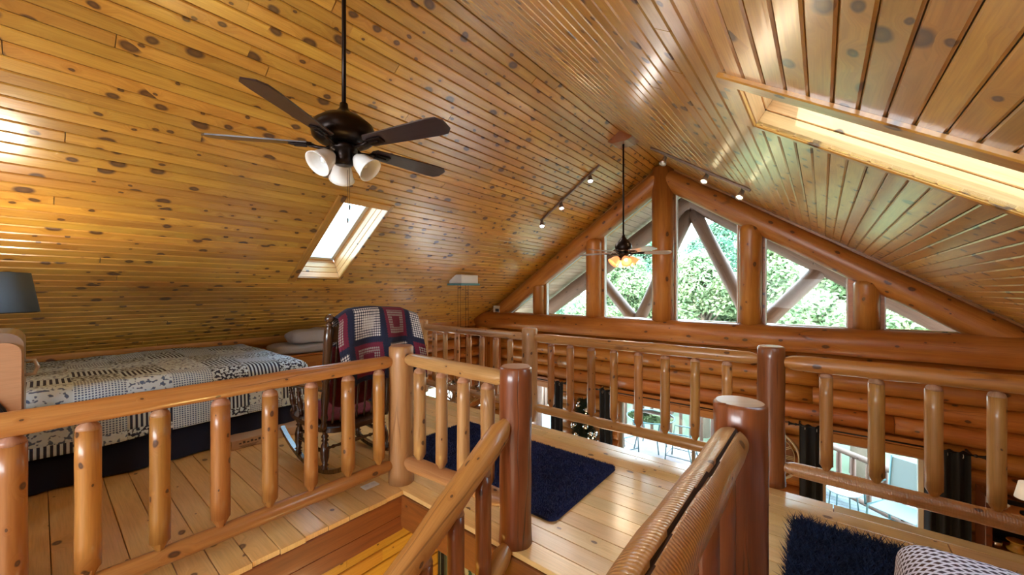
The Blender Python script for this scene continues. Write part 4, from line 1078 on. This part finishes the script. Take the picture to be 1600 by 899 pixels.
# ------------------------------------------------------------ rocking chair with blanket
rc = empty('rocking_chair', (-3.4, 1.72, 0), label='dark turned wooden rocking chair beside the bed, seen from behind', cat='rocking chair')
YA, YB2 = 1.45, 2.02
def turned(L, r):
    pr = [(0, r * .6)]
    pat = [(.06, .95), (.10, .55), (.13, 1.0), (.17, .6), (.30, 1.0), (.48, 1.1), (.62, .85), (.68, .55), (.71, 1.0), (.75, .55), (.80, .95), (.86, .6), (1, .5)]
    return pr + [(L * t, r * q_) for t, q_ in pat]
def tpart(name, p0, p1, r):
    p0, p1 = Vector(p0), Vector(p1); L = (p1 - p0).length
    return ob(name, MB().lathe(turned(L, r), (0, 0, 0), p1 - p0, seg=14).mesh(name, m_dkwood), rc, T(p0))
for y_ in (YA, YB2):
    pts = []
    for k in range(17):
        x = -3.98 + k * .08; pts.append((x, y_, .022 + .46 * (x + 3.35) ** 2))
    rk = MB()
    for a, b in zip(pts[:-1], pts[1:]):
        d_ = Vector(b) - Vector(a); rk.box((d_.length / 2, 0, 0), (d_.length + .006, .036, .034), M=frame(a, d_, (0, 0, 1)))
    ob('rocker', rk.mesh('rocker', m_dkwood), rc)
    s_ = -1 if y_ == YA else 1
    tpart('leg', (-3.62, y_, .055), (-3.66, y_ - s_ * .03, .40), .032); tpart('leg', (-3.12, y_, .045), (-3.18, y_ - s_ * .03, .37), .032)
    tpart('stretcher', (-3.60, y_, .20), (-3.13, y_, .19), .018)
    # back post with ball finial
    p0, p1 = Vector((-3.14, y_, .36)), Vector((-3.045, y_, 1.245)); L = (p1 - p0).length
    pr = [(0, .02), (.05, .028), (.08, .018), (.11, .030), (.15, .022), (.28, .032), (.40, .026), (.43, .036), (.46, .024), (.50, .034), (L - .14, .036), (L - .05, .034), (L - .03, .018), (L - .015, .030), (L, .018)]
    pr += [(L + .035 - .036 * math.cos(t * PI / 8), max(.002, .036 * math.sin(t * PI / 8))) for t in range(1, 9)]
    ob('back_post', MB().lathe(pr, (0, 0, 0), p1 - p0, seg=18).mesh('back_post', m_dkwood), rc, T(p0))
    # arm and its supports
    am = MB()
    apts = [(-3.10, y_, .70), (-3.35, y_ + s_ * .02, .69), (-3.60, y_ + s_ * .03, .67), (-3.82, y_ + s_ * .03, .66)]
    for i_ in range(3):
        d_ = Vector(apts[i_ + 1]) - Vector(apts[i_]); am.box((d_.length / 2, 0, 0), (d_.length + .03, .055 + .012 * i_, .026), .008, M=frame(apts[i_], d_, (0, 0, 1)))
    ob('arm', am.mesh('arm', m_dkwood), rc)
    tpart('arm_support', (-3.70, y_, .42), (-3.74, y_ + s_ * .02, .65), .024); tpart('arm_support', (-3.55, y_, .41), (-3.58, y_ + s_ * .02, .66), .022)
tpart('stretcher', (-3.61, YA, .24), (-3.61, YB2, .24), .018); tpart('stretcher', (-3.13, YA, .22), (-3.13, YB2, .22), .016)
def seatf(top):
    def fn(u, v):
        a = u * 2 * PI; e = 3.6; c_, s_ = math.cos(a), math.sin(a); f = v / (abs(c_) ** e + abs(s_) ** e) ** (1 / e)
        x = .37 * c_ * f; y = .33 * s_ * f * (1 - .08 * c_)
        z = -.012 * (1 - v * v) * (1 if top else 0) + (0 if top else -.04)
        return (-3.46 + x, 1.735 + y, .405 - .10 * (x + .0) + z)
    return fn
sm_ = MB().grid(seatf(True), 40, 6); sm_.grid(lambda u, v: seatf(False)(u, 1 - v), 40, 6)
sm_.grid(lambda u, v: tuple(Vector(seatf(True)(u, 1)).lerp(Vector(seatf(False)(u, 1)), 1 - v)), 40, 2)
ob('seat', sm_.mesh('seat', m_dkwood), rc)
for k in range(7):
    y_ = YA + .075 + k * (YB2 - YA - .15) / 6
    tpart('spindle', (-3.15, y_, .39), (-3.06, y_, 1.12), .012)
cr = MB()
for k in range(12):
    y0_, y1_ = YA + .03 + k * (YB2 - YA - .06) / 12, YA + .03 + (k + 1) * (YB2 - YA - .06) / 12
    h_ = .12 + .05 * math.sin((k + .5) / 12 * PI)
    cr.box((-3.052 + .03 * math.sin((k + .5) / 12 * PI), (y0_ + y1_) / 2, 1.09 + h_ / 2), (.026, y1_ - y0_ + .004, h_))
ob('crest_rail', cr.mesh('crest_rail', m_dkwood), rc)
def cushion(name, c, d, M, mat, label=None, cat='cushion', parent=None):
    def fn(u, v):
        a = u * 2 * PI; ph = (v - .5) * PI; ex = 4; cx_, cy_ = math.cos(a), math.sin(a)
        f = 1 / (abs(cx_) ** ex + abs(cy_) ** ex) ** (1 / ex); h_ = math.cos(ph) ** .6
        return (d[0] / 2 * cx_ * f * h_, d[1] / 2 * cy_ * f * h_, d[2] / 2 * math.sin(ph) * (1 - .35 * (abs(cx_ * f) ** 4) * h_))
    o = ob(name, MB().grid(fn, 36, 14).mesh(name, mat), parent, T(c) @ M)
    if label: tag(o, label, cat)
    return o
cushion('cushion', (-3.44, 1.735, .435), (.52, .50, .075), Matrix.Rotation(.10, 4, 'Y'), m_red, 'dark red patterned cushion on the seat of the rocking chair')
cushion('cushion', (-3.165, 1.735, .80), (.60, .48, .07), Matrix.Rotation(PI / 2 + .11, 4, 'Y'), m_red, 'dark red patterned cushion against the spindles of the rocking chair back')
# crocheted blanket over the back
def afg(u, v):
    y_ = 1.50 + u * .74
    s_ = -.36 + v * .98                                    # negative: front side, positive: camera side
    top = 1.335 + .02 * math.sin(u * PI) - .05 * max(0, (.14 - u)) / .14 * 1.2 - .05 * max(0, u - .82) / .18
    r = .05
    if abs(s_) < r * PI / 2: th = s_ / r; x = -3.02 + r * math.sin(th); z = top - r * (1 - math.cos(th))
    else:
        g_ = abs(s_) - r * PI / 2; x = -3.02 + math.copysign(r + .06 * min(1, g_ * 3), s_); z = top - r - g_
    if s_ < 0: x -= .03
    n_ = noise.noise(Vector((u * 3, s_ * 3, 1.5)))
    x += .035 * math.sin(u * 13 + s_ * 2) * min(1, abs(s_) * 4) + .03 * n_
    y_ += .05 * max(0, s_) * (1 if u > .5 else -.2) + .03 * n_
    return (x, y_, z + .01 * n_)
ag = MB().grid(afg, 70, 90, lambda a, b: (a * .80 - .09, b * .98 - .36))
ao = ob('crocheted_blanket', ag.mesh('crocheted_blanket', m_afghan), None); tag(ao, 'crocheted granny-square blanket in white, navy and maroon draped over the rocking chair', 'blanket')
so = ao.modifiers.new('thick', 'SOLIDIFY'); so.thickness = .014
# blue shaggy floor cushion
def tufts(fn_pos, n, L, w_, seed, lean=.5):
    r = random.Random(seed); m = MB(); vs = []; fs = []; us = []
    for i in range(n):
        p, nn = fn_pos(r); p = Vector(p); a = r.uniform(0, 2 * PI); t = Vector((math.cos(a), math.sin(a), 0))
        l = L * r.uniform(.6, 1.2); tip = p + Vector(nn) * l * .8 + Vector((r.uniform(-1, 1), r.uniform(-1, 1), 0)) * l * lean
        b = len(vs); vs += [tuple(p - t * w_), tuple(p + t * w_), tuple(tip)]; fs.append((b, b + 1, b + 2)); us.append([(p.x, p.y)] * 3)
    m.add(vs, fs, us); return m
pf = empty('floor_cushion', (-4.45, 2.95, 0), label='navy blue shaggy floor cushion behind the rocking chair', cat='cushion')
cushion('pad', (-4.45, 2.95, .11), (.62, .62, .22), I4, m_navyrug, parent=pf)
def pfp(r):
    a = r.uniform(0, 2 * PI); q_ = math.sqrt(r.random()); ph = math.acos(min(1, q_ ** 3)); 
    return (.30 * q_ * math.cos(a), .30 * q_ * math.sin(a), .10 + .10 * math.sin(ph)), Vector((math.cos(a) * q_, math.sin(a) * q_, 1.1 - q_)).normalized()
tf = tufts(pfp, 5000, .035, .004, 5); ob('pile', tf.mesh('pile', m_navyrug), pf, T(-4.45, 2.95, 0.005), kind='stuff')

# ------------------------------------------------------------ rugs
def rug(label, x0, x1, y0, y1, th, mat, n, L, seed, wdt=.004, rot=0, rr=.06, lean=.5):
    cx_, cy_ = (x0 + x1) / 2, (y0 + y1) / 2
    root = empty('shag_rug', (cx_, cy_, 0), label=label, cat='rug')
    a_, b_ = (x1 - x0) / 2, (y1 - y0) / 2
    pts = []
    for sx_, sy_, s0 in ((1, 1, 0), (-1, 1, 1), (-1, -1, 2), (1, -1, 3)):
        for k in range(5):
            a = s0 * PI / 2 + k / 4 * PI / 2; pts.append((sx_ * (a_ - rr) + rr * math.cos(a), sy_ * (b_ - rr) + rr * math.sin(a)))
    N_ = len(pts); m = MB(); vs = [(p, q_, .003) for p, q_ in pts] + [(p * .995, q_ * .995, th) for p, q_ in pts]
    m.add(vs, [tuple(reversed(range(N_))), tuple(range(N_, 2 * N_))] + [(i, (i + 1) % N_, (i + 1) % N_ + N_, i + N_) for i in range(N_)])
    ob('backing', m.mesh('backing', mat), root, T(cx_, cy_, 0))
    def fp(r):
        while True:
            x, y_ = r.uniform(-a_, a_), r.uniform(-b_, b_)
            ex, ey = abs(x) - (a_ - rr), abs(y_) - (b_ - rr)
            if ex > 0 and ey > 0 and ex * ex + ey * ey > rr * rr: continue
            return (x, y_, th - .002), (0, 0, 1)
    ob('pile', tufts(fp, n, L, wdt, seed, lean).mesh('pile', mat), root, T(cx_, cy_, 0), kind='stuff')
    return root
rug('navy blue plush rug on the loft floor behind the newel post', -3.14, -1.34, 2.08, 3.07, .018, m_navyrug, 42000, .018, 11, .003)
rug('dark blue long-haired shag rug in the lower right corner, partly under the lattice coverlet bed', -.15, 1.25, 2.22, 3.10, .02, m_bluerug, 26000, .06, 12, .004, lean=.9)

# second bed in the corner
b2 = empty('bed', (1.2, 1.2, 0), label='bed in the lower right corner under the lattice coverlet', cat='bed')
ob('mattress', MB().box((0, 0, 0), (1.9, 1.34, .28), .06).mesh('mattress', m_mat), b2, T(1.27, 1.34, .46))
ob('frame', MB().box((0, 0, 0), (1.86, 1.26, .22), .02).mesh('frame', m_dkwood), b2, T(1.27, 1.32, .20))
for sx_ in (-1, 1):
    for sy_ in (-1, 1): ob('leg', MB().box((0, 0, 0), (.06, .06, .10)).mesh('leg', m_dkwood), b2, T(1.27 + sx_ * .85, 1.32 + sy_ * .55, .05))
q2 = MB().grid(quilt(2.2, .65, 1.42, 1.98, .600, .13, .44, 9, flipx=-1), 70, 90, lambda a, b: (a * 1.74, b * 2.36))
q2o = ob('coverlet', q2.mesh('coverlet', m_quilt2), None); tag(q2o, 'white, navy and brown lattice-pattern coverlet on the bed in the lower right corner', 'coverlet')
q2o.modifiers.new('thick', 'SOLIDIFY').thickness = .012

# floor outlet
fo = empty('floor_outlet', (-2.70, 1.60, 0), label='small white outlet plate set in the floor at the foot of the tan corner post', cat='outlet')
ob('plate', MB().box((0, 0, .003), (.075, .12, .006), .002).mesh('plate', m_vinyl), fo, T(-2.70, 1.60, 0.001))
for s_ in (-1, 1):
    ob('socket', MB().lathe([(0, .017), (.002, .017)], seg=14).mesh('socket', m_mat), fo, T(-2.70, 1.60 + s_ * .027, .0065))

# ------------------------------------------------------------ lower storey: curtains, clock, hutch, decorated tree
def curtain(label, x0, x1, seed, y_=YG - .22, ztop=-.38):
    w_ = x1 - x0
    root = empty('curtain', ((x0 + x1) / 2, y_, ZLOW), label=label, cat='curtain')
    def fn(u, v):
        return (x0 + u * w_, y_ + .03 * math.sin(u * w_ * 55 + seed) + .01 * math.sin(u * 9 + v * 4), ztop - v * (ztop - ZLOW - .02) + .012 * math.cos(u * w_ * 55 + seed) * (1 - v) ** 8)
    ob('panel', MB().grid(fn, 60, 10, lambda a, b: (a, b)).mesh('panel', m_curtain), root)
    g = MB(); n = max(2, int(w_ / .12))
    for k in range(n):
        x = x0 + (k + .5) * w_ / n; g.tube([(x, y_ + .025 * math.cos(a / 12 * 2 * PI), ztop - .05 + .025 * math.sin(a / 12 * 2 * PI)) for a in range(12)], .004, seg=5, closed=True)
    ob('grommets', g.mesh('grommets', m_steel), root)
    return root
curtain('black curtain panel left of the right lower window', -.25, .01, 1)
curtain('black curtain panel right of the right lower window, below the rod finial', .97, 1.34, 2)
curtain('narrow black curtain at the left side of the wide lower window', -3.33, -3.05, 3)
curtain('black curtain panel at the right edge of the far left lower glass door', -4.43, -4.15, 4)
curtain('black curtain panel right of the wide lower window, hidden by the thick post', -1.27, -1.02, 5)
def rod(label, x0, x1, z=-.40, y_=YG - .22):
    root = empty('curtain_rod', (x0, y_, z), label=label, cat='curtain rod')
    ob('pole', MB().lathe([(0, .011), (x1 - x0, .011)], (0, 0, 0), (1, 0, 0), seg=10).mesh('pole', m_black), root, T(x0, y_, z))
    for x, s_ in ((x0, -1), (x1, 1)):
        ob('finial', MB().lathe([(0, .012), (.02, .02), (.035, .012), (.08, .018), (.10, .032), (.105, .030)], (0, 0, 0), (s_, 0, 0), seg=12).mesh('finial', m_black), root, T(x, y_, z))
        ob('bracket', MB().box((0, .1, 0), (.02, .2, .02)).mesh('bracket', m_black), root, T(x - s_ * .02, y_, z))
rod('black curtain rod with trumpet finials over the right lower window', -.27, 1.36)
rod('black curtain rod over the wide lower window', -3.36, -.99)
rod('black curtain rod over the far left lower glass door', -6.0, -4.12)
# curtain in front of the left wall window
def fnl(u, v): return (XL + .14 + .03 * math.sin(u * 22), 6.03 + u * .42, -.40 - v * 2.15)
oc = ob('curtain', MB().grid(fnl, 40, 6).mesh('curtain', m_curtain), None); tag(oc, 'black curtain beside the small window of the left wall, low behind the pale railing', 'curtain')

ck = empty('wall_clock', (-.62, YG - .12, -.93), label='large round openwork wall clock with roman numerals, low behind the red-brown post', cat='clock')
cc = T(-.62, YG - .13, -.93)
for nm_, R_, r_ in (('outer_rim', .37, .018), ('face_ring', .315, .006), ('inner_ring', .20, .007)):
    ob(nm_, MB().tube([(R_ * math.cos(a / 48 * 2 * PI), 0, R_ * math.sin(a / 48 * 2 * PI)) for a in range(48)], r_, seg=8, closed=True).mesh(nm_, m_clock), ck, cc)
NUM = ['XII', 'I', 'II', 'III', 'IIII', 'V', 'VI', 'VII', 'VIII', 'IX', 'X', 'XI']
for k, s_ in enumerate(NUM):
    m = MB(); x = 0; segs = []
    for chx in s_:
        if chx == 'I': segs.append((x, x, 0)); x += .022
        elif chx == 'V': segs += [(x, x + .018, 1), (x + .036, x + .018, 1)]; x += .046
        else: segs += [(x, x + .036, 1), (x + .036, x, 1)]; x += .046
    cx_ = x / 2 - .01
    for xa, xb, _ in segs:
        d_ = Vector((xb - xa, 0, -.10)); M0 = frame((xa - cx_, 0, .05), d_, (0, -1, 0)); m.box((d_.length / 2, 0, 0), (d_.length, .008, .008), M=M0)
    ob('numeral', m.mesh('numeral', m_clock), ck, cc @ Matrix.Rotation(2 * PI * k / 12, 4, 'Y') @ T(0, 0, .258))
ob('backing', MB().lathe([(0, .30), (.01, .30)], (0, 0, 0), (0, 1, 0), seg=40).mesh('backing', m_hutch), ck, cc @ T(0, .02, 0))
for a, L in ((.5, .17), (2.2, .13)): ob('hand', MB().box((0, -.01, L / 2), (.012, .004, L)).mesh('hand', m_clock), ck, cc @ Matrix.Rotation(a, 4, 'Y'))

hu = empty('hutch', (1.95, 6.6, ZLOW), label='red-brown wooden hutch with open shelves in the lower room at the far right', cat='cabinet')
HX0, HX1, HY = 1.40, 2.25, 6.62
for x in (HX0, HX1): ob('side_panel', MB().box((x, HY, (ZLOW - .72) / 2), (.05, .36, -.72 - ZLOW), .005).mesh('side_panel', m_hutch), hu)
for z in (-.90, -1.32, -1.75, -2.5): ob('shelf', MB().box(((HX0 + HX1) / 2, HY, z), (HX1 - HX0 - .05, .36, .05), .005).mesh('shelf', m_chest), hu)
ob('back_panel', MB().box(((HX0 + HX1) / 2, HY + .17, -1.7), (HX1 - HX0 - .05, .02, 1.75)).mesh('back_panel', m_black), hu)
def small_lathe(name, prof, loc, mat, label, cat): return tag(ob(name, MB().lathe(prof, seg=24).mesh(name, mat), None, T(loc)), label, cat)
small_lathe('vase', [(0, .05), (.01, .07), (.03, .075), (.05, .05), (.075, .042), (.10, .05), (.115, .075), (.12, .07)], (1.62, 6.58, -1.293), m_yelceramic, 'squat yellow glazed pot on the hutch shelf', 'pot')
small_lathe('bowl', [(0, .03), (.02, .05), (.06, .075), (.065, .07)], (1.50, 6.58, -.873), m_vinyl, 'white bowl on the upper hutch shelf', 'bowl')
small_lathe('cup', [(0, .03), (.03, .045), (.07, .05), (.075, .045)], (1.47, 6.56, -1.293), m_silver, 'small shiny cup at the left of the hutch shelf', 'cup')
sl_ = empty('table_lamp', (1.73, 6.55, -.873), label='lamp with a cream cone shade on the hutch at the right edge', cat='lamp')
lathe_ob('base', [(0, .06), (.02, .06), (.04, .02), (.12, .03), (.17, .012)], sl_, T(1.70, 6.58, -.873), m_black)
lathe_ob('lamp_shade', [(0, .10), (.17, .07), (.17, .067), (0, .097)], sl_, T(1.70, 6.58, -.70), m_cream)

# decorated dark evergreen with silver baubles between the lower windows
dt = empty('decorated_tree', (-3.42, 6.32, ZLOW), label='dark artificial evergreen with silver baubles and small lights between the lower curtains', cat='decorated tree')
ob('trunk', MB().lathe([(0, .04), (1.9, .012)], seg=8).mesh('trunk', m_bark), dt, T(-3.42, 6.32, ZLOW))
r_ = random.Random(9); m = MB(); vs = []; fs = []; us = []
for i in range(5200):
    h_ = r_.random() ** .8; rad = .42 * (1 - h_ * .85) * math.sqrt(r_.random()); a = r_.uniform(0, 2 * PI)
    p = Vector((rad * math.cos(a), rad * math.sin(a), .35 + h_ * 1.75)); d_ = Vector((math.cos(a), math.sin(a), r_.uniform(-.6, .5))).normalized(); t = d_.cross(Vector((0, 0, 1))).normalized() * .010
    b = len(vs); l = r_.uniform(.07, .14); vs += [tuple(p - t), tuple(p + t), tuple(p + d_ * l)]; fs.append((b, b + 1, b + 2)); us.append([(0, 0)] * 3)
m.add(vs, fs, us); ob('foliage', m.mesh('foliage', m_needle), dt, T(-3.42, 6.32, ZLOW), kind='stuff')
bsh = MB().lathe([(.03 - .03 * math.cos(t * PI / 8), max(.001, .03 * math.sin(t * PI / 8))) for t in range(9)], seg=12).mesh('bauble', m_silver)
for k in range(46):
    h_ = r_.random() ** .7; a = r_.uniform(-2.9, .6); rad = .46 * (1 - h_ * .85)
    s_ = r_.uniform(.9, 2.0); ob('bauble', bsh, dt, T(-3.42 + rad * math.cos(a), 6.32 + rad * math.sin(a), ZLOW + .35 + h_ * 1.7) @ Matrix.Scale(s_, 4))
lb = MB().lathe([(.012 - .012 * math.cos(t * PI / 6), max(.001, .012 * math.sin(t * PI / 6))) for t in range(7)], seg=8).mesh('tree_light', m_bulb)
for k in range(9):
    h_ = r_.uniform(.3, 1); a = r_.uniform(-2.9, .3); rad = .45 * (1 - h_ * .85); ob('tree_light', lb, dt, T(-3.42 + rad * math.cos(a), 6.32 + rad * math.sin(a), ZLOW + .35 + h_ * 1.5))
lamp_obj('lower_room_lamp', 'POINT', (-.9, 1.6, -1.5), 22, (1, .72, .32), shadow_soft_size=.15)
lamp_obj('great_room_fill', 'POINT', (-2.6, 5.0, -1.6), 26, (1, .76, .45), shadow_soft_size=.2)  # fill light added without a fixture to brighten the great room
lamp_obj('stairwell_lamp', 'POINT', (-1.9, 1.0, -1.7), 60, (1, .80, .28), shadow_soft_size=.12)

# ------------------------------------------------------------ outside: porch truss, deck, railing, furniture, trees
def olog(parent, p0, p1, r, name='log', mat=None, **kw): return log_part(parent, p0, p1, r, mat or m_out, name=name, seg=16, wob=.03, **kw)
tr = empty('trim_2', (XR, 8.9, ZR), kind='structure', label='log truss of the porch roof outside the gable windows')
TY = 8.9
for side in (-1, 1):
    nrm = Vector((-side * SL / CS, 0, -1 / CS)); a = Vector((XR, TY, ZR)); b = Vector((XR + side * 5.0, TY, ZR - SL * 5.0))
    olog(tr, a + nrm * .24, b + nrm * .24, .19, 'rafter_log')
    olog(tr, (XR + side * .04, TY, 3.22), (XR + side * 1.19, TY, .72), .135, 'brace_log')
    olog(tr, (XR + side * 1.19, TY, .72), (XR + side * 2.28, TY, 2.0), .135, 'brace_log')
olog(tr, (XR - 4.4, TY, .60), (XR + 4.4, TY, .60), .16, 'tie_log')
for x in (-6.3, -4.2, -.2, 1.9): olog(tr, (x, TY, ZLOW), (x, TY, .5), .15, 'porch_post')
dk = empty('floor', (-2, 9, ZLOW), kind='structure', label='grey boarded deck outside the lower windows')
for i in range(26):
    y0 = YG + .35 + i * .145
    if y0 > 11: break
    lay(dk, (-8, y0, ZLOW - .06), (1, 0, 0), (0, 0, 1), 11.5, .14, .03, m_deck, bev=.003, name='deck_board')
tag(ob('outdoor_rug', MB().box((-3.0, 9.7, ZLOW - .022), (2.6, 1.8, .012), .004).mesh('outdoor_rug', m_outrug), None), 'pale pinkish rug on the deck under the patio table', 'rug')
def deckrail(label, a, b, n):
    a, b = Vector((*a, ZLOW)), Vector((*b, ZLOW)); root = empty('deck_railing', a, label=label, cat='railing')
    m_ = m_deck
    olog(root, a + Vector((0, 0, .95)), b + Vector((0, 0, .95)), .055, 'top_rail', m_out); olog(root, a + Vector((0, 0, .14)), b + Vector((0, 0, .14)), .05, 'bottom_rail', m_out)
    for k in range(n):
        p = a.lerp(b, (k + .5) / n); ob('baluster', MB().lathe([(0, .02), (.05, .045), (.70, .045), (.76, .02)], seg=10).mesh('baluster', m_out), root, T(p + Vector((0, 0, .16))))
    for p in (a, b): ob('post', MB().lathe([(0, .08), (1.08, .08)], seg=14).mesh('post', m_out), root, T(p))
deckrail('weathered log deck railing crossing the right lower window', (-.45, 10.65), (2.6, 7.9), 15)
deckrail('weathered log deck railing beyond the patio table', (-7.5, 11.0), (-.75, 10.8), 26)
def patio_chair(label, x, y_, rz, s=1.15):
    root = empty('patio_chair', (x, y_, ZLOW), label=label, cat='chair', rz=rz)
    M0 = T(x, y_, ZLOW - .03) @ Matrix.Rotation(rz, 4, 'Z') @ Matrix.Scale(s, 4)
    for sx_ in (-1, 1):
        ob('side_frame', MB().tube([(sx_ * .24, .25, 0), (sx_ * .24, .22, .45), (sx_ * .24, -.22, .43), (sx_ * .24, -.30, 1.0)], .013, seg=8).mesh('side_frame', m_bluemetal), root, M0)
        ob('leg', MB().tube([(sx_ * .24, -.30, 0), (sx_ * .24, -.20, .43)], .013, seg=8).mesh('leg', m_bluemetal), root, M0)
        ob('armrest', MB().tube([(sx_ * .26, .22, .44), (sx_ * .28, .20, .65), (sx_ * .28, -.24, .67)], .013, seg=8).mesh('armrest', m_bluemetal), root, M0)
    ob('seat', MB().box((0, 0, .44), (.46, .44, .012), .004).mesh('seat', m_mesh), root, M0)
    ob('backrest', MB().box((0, 0, 0), (.46, .010, .52), .004).mesh('backrest', m_mesh), root, M0 @ T(0, -.265, .73) @ Matrix.Rotation(.14, 4, 'X'))
    ob('foot_ring', MB().tube([(.24, .24, .16), (-.24, .24, .16), (-.24, -.26, .16), (.24, -.26, .16)], .009, seg=6, closed=True).mesh('foot_ring', m_bluemetal), root, M0)
patio_chair('grey-blue patio chair with a sling back right of the glass table', -2.65, 9.75, PI / 2)
patio_chair('grey-blue patio chair with bowed legs left of the glass table', -3.95, 9.35, -.5)
patio_chair('large patio chair with a pale sling back outside the right lower window', 1.0, 8.75, 2.6, 1.3)
lt = empty('side_table', (.30, 9.1, ZLOW), label='low grey-blue wire side table by the deck railing outside the right lower window', cat='table')
ob('tabletop', MB().lathe([(0, .24), (.012, .24)], seg=30).mesh('tabletop', m_mesh), lt, T(.30, 9.1, ZLOW + .50))
for k in range(4):
    a = .4 + k * PI / 2; ob('leg', MB().tube([(.20 * math.cos(a), .20 * math.sin(a), .50), (.24 * math.cos(a), .24 * math.sin(a), 0)], .011, seg=8).mesh('leg', m_bluemetal), lt, T(.30, 9.1, ZLOW - .028))
pt = empty('patio_table', (-3.5, 10.1, ZLOW), label='round aqua glass patio table on the deck', cat='table')
ob('tabletop', MB().lathe([(0, .58), (.012, .58)], seg=40).mesh('tabletop', m_tabletop), pt, T(-3.5, 10.1, -1.80))
ob('rim', MB().tube([(.59 * math.cos(a / 40 * 2 * PI), .59 * math.sin(a / 40 * 2 * PI), 0) for a in range(40)], .015, seg=6, closed=True).mesh('rim', m_bluemetal), pt, T(-3.5, 10.1, -1.795))
for k in range(4):
    a = PI / 4 + k * PI / 2; ob('leg', MB().tube([(.5 * math.cos(a), .5 * math.sin(a), .80), (.35 * math.cos(a), .35 * math.sin(a), .4), (.45 * math.cos(a), .45 * math.sin(a), 0)], .016, seg=8).mesh('leg', m_bluemetal), pt, T(-3.5, 10.1, ZLOW - .028))
# ground
gd = MB().grid(lambda u, v: (-90 + 180 * u, 11.3 + 120 * v, -4.3 + 2.5 * v + .5 * noise.noise(Vector((u * 9, v * 7, 0)))), 40, 30, lambda a, b: (a * 100, b * 100))
tag(ob('ground', gd.mesh('ground', m_ground), None), 'green slope beyond the deck', None, kind='structure')
# trees
def foliage(n, R, H, leaf, seed, mat, clumps=26):
    r = random.Random(seed); cl = []
    for k in range(clumps):
        a = r.uniform(0, 2 * PI); q_ = R * math.sqrt(r.random()) * .85; h_ = r.random(); sc__ = math.sin(min(1, h_ + .15) * PI) ** .5
        cl.append((q_ * math.cos(a) * sc__, q_ * math.sin(a) * sc__, H * (.28 + .68 * h_), R * r.uniform(.20, .36)))
    vs = []; fs = []; us = []
    for i in range(n):
        c = cl[i % clumps]; u = Vector((r.gauss(0, 1), r.gauss(0, 1), r.gauss(0, 1))).normalized(); rr = c[3] * (.55 + .45 * r.random() ** .5)
        p = Vector((c[0], c[1], c[2])) + Vector((u.x, u.y, u.z * .75)) * rr
        d_ = Vector((r.uniform(-1, 1), r.uniform(-1, 1), r.uniform(-.9, .2))).normalized(); t = d_.cross(Vector((r.uniform(-1, 1), r.uniform(-1, 1), 1))).normalized() * leaf * .28; l = leaf * r.uniform(.7, 1.3)
        b = len(vs); vs += [tuple(p), tuple(p + d_ * l * .5 + t), tuple(p + d_ * l), tuple(p + d_ * l * .5 - t)]; fs.append((b, b + 1, b + 2, b + 3)); us.append([(0, 0)] * 4)
    m = MB(); m.add(vs, fs, us); return m.mesh('crown', mat), cl
TK = []
for kind in range(3):
    R_, H_ = ((2.6, 8.5), (2.3, 7.5), (3.0, 10))[kind]
    me, cl = foliage(26000, R_, H_, .19, 50 + kind, (m_leaf, m_leaf, m_leaf2)[kind], 34)
    t = MB().lathe([(0, .24), (H_ * .3, .17), (H_ * .62, .10), (H_ * .9, .03)], seg=12, wob=.15)
    bm_ = MB()
    for c in cl[:16]:
        s_ = Vector((0, 0, min(c[2] * .75, H_ * .6))); e_ = Vector(c[:3]); bm_.tube([s_, s_.lerp(e_, .5) + Vector((0, 0, .15)), e_], [.06, .04, .012], seg=6)
    TK.append((me, t.mesh('trunk', m_bark), bm_.mesh('branches', m_bark)))
TREES = [(-7.6, 17.5, 0, .95, 'bushy bright tree filling the far left triangular gable pane'), (-9.8, 20, 2, 1.0, 'darker tree behind the left end of the deck'), (-5.6, 18.6, 1, 1.0, 'bright tree seen left of the tall centre post'),
         (-3.6, 16.4, 0, .93, 'leafy tree straight behind the tall centre post'), (-1.4, 17.5, 1, 1.02, 'sunlit tree right of the tall centre post'), (.9, 16.0, 0, .98, 'sunlit tree behind the diagonal porch brace at the right'), (3.2, 17.5, 1, 1.0, 'tree seen in the second gable pane from the right'),
         (5.4, 15.0, 2, .82, 'blue-green tree filling the far right triangular gable pane'), (8.5, 17, 2, .85, 'dark tree at the far right beyond the deck'), (-13, 18, 2, .9, 'dark tree at the far left beyond the deck'), (-4.5, 24, 2, 1.0, 'tall dark tree in the back row behind the centre'), (2, 25, 2, 1.0, 'tall dark tree in the back row to the right'), (-10, 26, 2, 1.05, 'tall dark tree in the back row to the left')]
for i, (x, y_, k, s_, lb_) in enumerate(TREES):
    zg = -4.2; rz = i * 1.3
    root = empty('tree', (x, y_, zg), label=lb_, cat='tree', group='trees beyond the deck', rz=rz)
    M0 = T(x, y_, zg) @ Matrix.Rotation(rz, 4, 'Z') @ Matrix.Scale(s_, 4)
    me, tm, bm_ = TK[k]
    ob('crown', me, root, M0, kind='stuff'); ob('trunk', tm, root, M0); ob('branches', bm_, root, M0)
